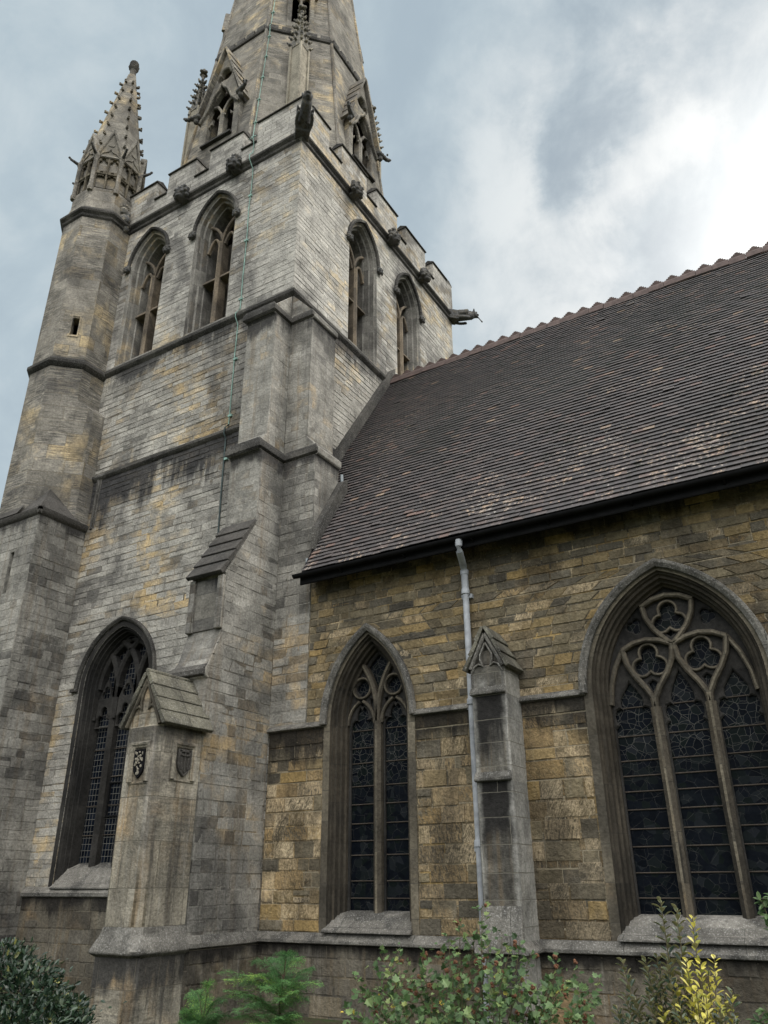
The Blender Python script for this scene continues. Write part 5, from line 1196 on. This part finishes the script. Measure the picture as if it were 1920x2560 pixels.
def rv(rn): return Vector((rn.gauss(0, 1), rn.gauss(0, 1), rn.gauss(0, 1))).normalized()
def at(px, py, dist):
    v = Vector((px-960, py-1280, FPX)); w = _r2*v.x-_u2*v.y+_f*v.z; h = hypot(w.x, w.y)
    return CAMP+w*(dist/h)
def stemcurve(a, b, rn, n=7, wob=.05):
    c = a.lerp(b, .5)+Vector((rn.gauss(0, wob), rn.gauss(0, wob), .12*(b-a).length*.5))
    return [(1-t)**2*a+2*t*(1-t)*c+t*t*b for t in [i/n for i in range(n+1)]]

# lobed shrub with rusty seed heads
def lobed_shrub():
    rn = random.Random(31); base = Vector((-2.62, 5.45, .03))
    t = thing('seed_head_shrub', 'leafy green shrub with lobed leaves and rusty seed heads below the downpipe', 'shrub', base)
    fo = MB(); fo.rnd = []; st = MB(); heads = []
    tips = [(1205, 2262, 6.0), (1190, 2330, 6.1), (1225, 2350, 5.9), (1120, 2335, 6.0), (1100, 2360, 6.2), (1300, 2350, 6.0), (1275, 2375, 5.8), (1330, 2380, 6.1), (1390, 2440, 6.0), (1420, 2450, 5.9), (1400, 2480, 6.1), (1150, 2400, 5.9), (1050, 2420, 6.0), (1020, 2440, 6.1), (975, 2420, 6.2), (990, 2370, 6.3), (940, 2470, 5.9), (900, 2480, 6.0), (1240, 2420, 5.8), (1180, 2450, 5.7), (1300, 2450, 5.8), (1350, 2460, 5.9), (1450, 2500, 5.9), (1480, 2490, 6.0), (1500, 2450, 6.0), (1440, 2420, 6.1), (1395, 2395, 6.0), (1060, 2375, 6.1), (1150, 2300, 6.1), (880, 2440, 6.0), (925, 2415, 6.1), (1255, 2330, 6.0), (950, 2385, 6.2), (1090, 2470, 5.7), (1000, 2500, 5.8), (860, 2520, 6.0), (1250, 2500, 5.6), (1140, 2520, 5.6), (1380, 2520, 5.7)]
    for px, py, ds in tips:
        tip = at(px, py, ds); c = stemcurve(base+Vector((rn.gauss(0, .12), rn.gauss(0, .08), 0)), tip, rn, 9)
        st.tube(c, [.008-.0065*i/9 for i in range(10)], 5)
        nb_ = 60
        for i in range(nb_):
            f = .30+.70*(i/nb_); k = min(8, int(f*9)); p = c[k].lerp(c[k+1], f*9-k)
            ax = (c[k+1]-c[k]).normalized(); o_ = rv(rn); o_ = (o_-ax*o_.dot(ax)).normalized()
            pd = o_+ax*.5+Vector((0, 0, .15)); q = p+pd.normalized()*rn.uniform(.02, .085)*(1.15-f*.6)
            if rn.random() < .5: st.tube([p, q], .0014, 3, False)
            L = rn.uniform(.028, .070)*(1.12-.35*f); leaf(fo, q, pd+rv(rn)*.5, Vector((0, -.5, 1))+rv(rn)*.7, L, L*.95, 'lobed', min(1, rn.random()**1.1))
        for i in range(3):
            if rn.random() < .8: heads.append(tip.lerp(c[6], rn.random()*.8)+rv(rn)*.04)
    for i in range(1700):   # body of the bush lower down
        f = rn.random(); qx = rn.uniform(860, 1490); p = at(qx, 2415+abs(qx-1200)*.16+rn.random()**.75*480, rn.uniform(5.5, 6.3)); L = rn.uniform(.025, .062)
        leaf(fo, p, rv(rn)+Vector((0, -.4, .2)), Vector((0, -.6, 1))+rv(rn)*.7, L, L*.95, 'lobed', rn.random()*.93)
    st.build('stems', 'stem', t); fo.build('foliage', 'lf_lobed', t, smooth=0, normals=False)
    for i, h in enumerate(heads[:75]):
        m = MB(); 
        for j in range(9): m.ico(h+rv(rn)*.010, .0075+.003*rn.random(), 1)
        m.build('seed_head', 'seed', t)
lobed_shrub()

def fern_tree(base, fr, label, group, seed):
    rn = random.Random(seed); t = thing('feathery_sapling', label, 'sapling', base, group)
    fo = MB(); fo.rnd = []; st = MB()
    top = max(fr, key=lambda a: -a[1]); tp = at(top[0], top[1]+15, top[2])
    trunk = stemcurve(Vector(base), tp, rn, 8, .02); st.tube(trunk, [.011-.009*i/8 for i in range(9)], 6)
    fr = fr+[(px+rn.uniform(-45, 45), py+rn.uniform(-8, 45), ds+rn.uniform(-.25, .25)) for px, py, ds in fr[::2]]
    for px, py, ds in fr:
        tip = at(px, py, ds); k = max(2, min(7, int(8*max(0, tip.z-.12)/max(.2, tp.z)))); a = trunk[k]
        ctrl = a.lerp(tip, .55)+Vector((0, 0, .10)); n = 22
        c = [(1-t_)**2*a+2*t_*(1-t_)*ctrl+t_*t_*tip for t_ in [i/n for i in range(n+1)]]
        st.tube(c, [.0035-.003*i/n for i in range(n+1)], 4)
        bright = rn.random()**2.2*.6
        for i in range(2, n):
            ax = (c[min(i+1, n)]-c[i-1]).normalized(); sd = ax.cross(Vector((0, 0, 1))).normalized(); upv = sd.cross(ax)
            ln = rn.uniform(.075, .115)*sin(pi*min(1, .12+.86*i/n))+.015
            for sg in (-1, 1):
                for h in range(2):
                    sp_ = sd*sg+ax*.55+upv*rn.uniform(-.6, .4)+rv(rn)*.15; sp_.normalize(); p = c[i].lerp(c[min(i+1, n)], h*.5)
                    m_ = max(4, int(ln/.0145))
                    for j in range(m_):
                        q = p+sp_*(ln*j/m_)+Vector((0, 0, -.25*(ln*j/m_)**2/.1))
                        for s2 in (-1, 1):
                            dd = sp_*.7+sp_.cross(upv)*s2+rv(rn)*.15
                            leaf(fo, q, dd+rv(rn)*.2, upv+rv(rn)*.5, rn.uniform(.012, .021), .0046, 'leaflet', min(1, bright+rn.random()*.6), .1)
    st.build('trunk', 'bark', t); fo.build('foliage', 'lf_fern', t, smooth=0, normals=False)
fern_tree((-4.38, 5.55, .03), [(715, 2385, 7.0), (650, 2440, 6.9), (545, 2430, 6.9), (560, 2475, 6.8), (750, 2400, 7.1), (760, 2465, 6.9), (685, 2400, 7.2), (630, 2405, 7.1), (600, 2490, 6.8), (735, 2480, 6.7), (620, 2515, 6.7), (700, 2500, 6.6), (770, 2500, 7.0), (660, 2475, 6.6), (585, 2530, 6.7), (745, 2540, 6.7), (650, 2540, 6.6), (600, 2460, 7.0), (700, 2545, 6.6), (620, 2440, 6.8), (785, 2420, 7.0), (715, 2455, 6.8)], 'taller feathery green sapling in front of the wall corner', 'feathery saplings at the foot of the church', 41)
fern_tree((-4.90, 5.20, .03), [(520, 2462, 7.1), (470, 2525, 7.0), (455, 2530, 7.1), (560, 2500, 7.0), (480, 2555, 7.0), (575, 2540, 7.0), (500, 2500, 7.2), (545, 2535, 6.9), (470, 2550, 7.2), (540, 2560, 7.1)], 'low feathery sapling with drooping fronds left of the taller one', 'feathery saplings at the foot of the church', 43)

def mound(name, label, pts, leaves, mats, L, seed, dist, ratio=.5, extra=()):
    rn = random.Random(seed); base = at(*pts[0][:2], dist); base = Vector((base.x, base.y, .03))
    t = thing(name, label, 'shrub', base); fo = MB(); fo.rnd = []; st = MB()
    for i, (px, py, ds, rad) in enumerate(pts):
        tip = at(px, py, ds); c = stemcurve(base+Vector((rn.gauss(0, .15), rn.gauss(0, .1), 0)), tip, rn, 7)
        st.tube(c, [.012-.010*k/7 for k in range(8)], 5)
        for j in range(leaves):
            o_ = rv(rn); rr = rad*rn.random()**.4*(1+.5*(rn.random() < .08)); p = tip+Vector((o_.x*rr, o_.y*rr, o_.z*rr*.8-rad*.55))
            l_ = L*rn.uniform(.45, 1.25); leaf(fo, p, o_+rv(rn)*.6+Vector((0, 0, .25)), o_+Vector((0, -.3, .9))+rv(rn)*.5, l_, l_*ratio, 'oval', rn.random())
    for j in range(leaves*3):
        p = base+Vector((rn.gauss(0, .35), rn.gauss(0, .3), rn.uniform(.05, .75))); l_ = L*rn.uniform(.7, 1.2)
        leaf(fo, p, rv(rn), Vector((0, -.3, .9))+rv(rn)*.5, l_, l_*ratio, 'oval', rn.random()*.94)
    st.build('stems', 'bark', t); fo.build('foliage', mats, t, smooth=0, normals=False); return t
mound('dark_shrub', 'dense dark green shrub with a few yellowing leaves at the left of the wall', [(60, 2470, 8, .3), (15, 2365, 8, .20), (60, 2385, 8, .18), (100, 2410, 7.9, .20), (0, 2420, 7.9, .25), (50, 2440, 7.7, .26), (110, 2465, 7.7, .24), (145, 2500, 7.8, .22), (180, 2510, 7.9, .16), (160, 2540, 7.7, .22), (60, 2510, 7.6, .30), (110, 2530, 7.5, .28), (-40, 2380, 8, .3), (-80, 2440, 8, .35), (10, 2540, 7.5, .3), (30, 2370, 8.2, .18), (125, 2450, 8, .16), (195, 2545, 7.8, .14)], 330, 'lf_dark', .050, 51, 8, .52)

def variegated():
    rn = random.Random(61); base = at(1720, 2560, 4.0); base = Vector((base.x, base.y, .03))
    t = thing('variegated_shrub', 'evergreen shrub with cream edged leaves and a bright yellow shoot below the large window', 'shrub', base)
    gr = MB(); gr.rnd = []; ye = MB(); ye.rnd = []; st = MB()
    shoots = [(1650, 2248, 4.0, 0), (1690, 2268, 4.0, 0), (1730, 2288, 4.0, 1), (1640, 2385, 4.0, 0), (1612, 2395, 3.95, 0), (1665, 2390, 3.9, 0), (1700, 2390, 4.05, 0), (1750, 2400, 3.95, 1), (1785, 2388, 4.0, 1), (1715, 2395, 3.9, 1), (1770, 2430, 4.0, 1), (1690, 2460, 3.95, 1), (1560, 2480, 4.0, 0), (1553, 2395, 4.1, 0), (1585, 2490, 3.95, 0), (1620, 2480, 3.9, 0), (1540, 2515, 3.95, 0), (1830, 2475, 4.0, 2), (1810, 2490, 4.05, 2), (1740, 2470, 3.85, 1), (1765, 2490, 3.85, 1), (1800, 2510, 3.9, 2), (1655, 2520, 3.9, 1), (1700, 2520, 3.85, 2), (1610, 2530, 3.9, 0), (1760, 2540, 3.8, 1), (1835, 2540, 3.95, 0), (1720, 2545, 3.8, 2), (1570, 2540, 3.9, 0), (1790, 2545, 3.9, 0), (1640, 2440, 3.95, 0), (1720, 2430, 3.95, 1), (1675, 2430, 4.05, 0), (1625, 2445, 4.0, 0)]
    for px, py, ds, kd in shoots:
        tip = at(px, py, ds); fork = base+Vector((rn.gauss(0, .05), rn.gauss(0, .05), 0)); n = 10
        mid_ = Vector((tip.x*.8+base.x*.2, tip.y*.8+base.y*.2, tip.z-.28)); c = [(1-u_)**2*fork+2*u_*(1-u_)*mid_+u_*u_*tip for u_ in [i/n for i in range(n+1)]]
        st.tube(c, [.006-.0045*i/n for i in range(n+1)], 5)
        m_ = 54 if kd == 1 else 54
        for i in range(m_):
            f = .34+.66*i/m_; k = min(n-1, int(f*n)); p = c[k].lerp(c[k+1], f*n-k); ax = (c[k+1]-c[k]).normalized()
            a = i*2.4; b1 = ax.cross(Vector((.2, 1, .1))).normalized(); b2 = ax.cross(b1); o_ = b1*cos(a)+b2*sin(a)
            d_ = o_*.8+ax*.7+rv(rn)*.25; L = rn.uniform(.032, .056)*(1.05-.38*f*f); nn_ = ax-o_*.4+rv(rn)*.3
            yel = kd == 1 and rn.random() < .93 or kd == 2 and rn.random() < .4
            p = p+o_*rn.uniform(.004, .03)*(1.2-f)
            if yel: leaf(ye, p, d_, nn_, L, L*.55, 'oval', rn.random(), .35)
            else:
                leaf(gr, p, d_, nn_, L, L*.56, 'oval', rn.random(), .35, 0)
                nv = nn_.normalized()*.0012; leaf(gr, p-nv-d_.normalized()*.0015, d_, nn_, L*1.10, L*.66, 'oval', rn.random(), .35, 1)
    for i in range(900):
        p = base+Vector((rn.gauss(0, .17), rn.gauss(0, .14), rn.uniform(.1, 1.05))); L = rn.uniform(.03, .045)
        leaf(gr, p, rv(rn), Vector((0, -.4, 1))+rv(rn)*.5, L, L*.56, 'oval', rn.random(), .3, 0)
    st.build('stems', 'stem', t); gr.build('green_foliage', ['lf_green', 'lf_margin'], t, smooth=0, normals=False); ye.build('yellow_foliage', 'lf_yellow', t, smooth=0, normals=False)
variegated()
def edge_shrub():
    rn = random.Random(71); b = at(1960, 2560, 3.9); base = Vector((b.x, b.y, .03))
    t = thing('garden_shrub', 'thin leafy shrub just reaching in at the right edge beside the large window', 'shrub', base); fo = MB(); fo.rnd = []; st = MB()
    for px, py in ((1900, 2250), (1925, 2235), (1905, 2525), (1885, 2550), (1940, 2520), (1960, 2300), (1990, 2350), (1915, 2545)):
        tip = at(px, py, 3.9); mid_ = Vector((base.x+.05, base.y, tip.z+.02)); n = 9
        c = [(1-u_)**2*base+2*u_*(1-u_)*mid_+u_*u_*tip for u_ in [i/n for i in range(n+1)]]; st.tube(c, [.006-.005*i/n for i in range(n+1)], 5)
        for i in range(22):
            f = .72+.28*i/22; k = min(n-1, int(f*n)); p = c[k].lerp(c[k+1], f*n-k); o_ = rv(rn); L = rn.uniform(.028, .042)
            leaf(fo, p, o_+(tip-mid_).normalized()*.8, Vector((0, -.4, 1))+rv(rn)*.4, L, L*.5, 'oval', rn.random()*.94)
    st.build('stems', 'stem', t); fo.build('foliage', 'lf_lobed', t, smooth=0, normals=False)
edge_shrub()
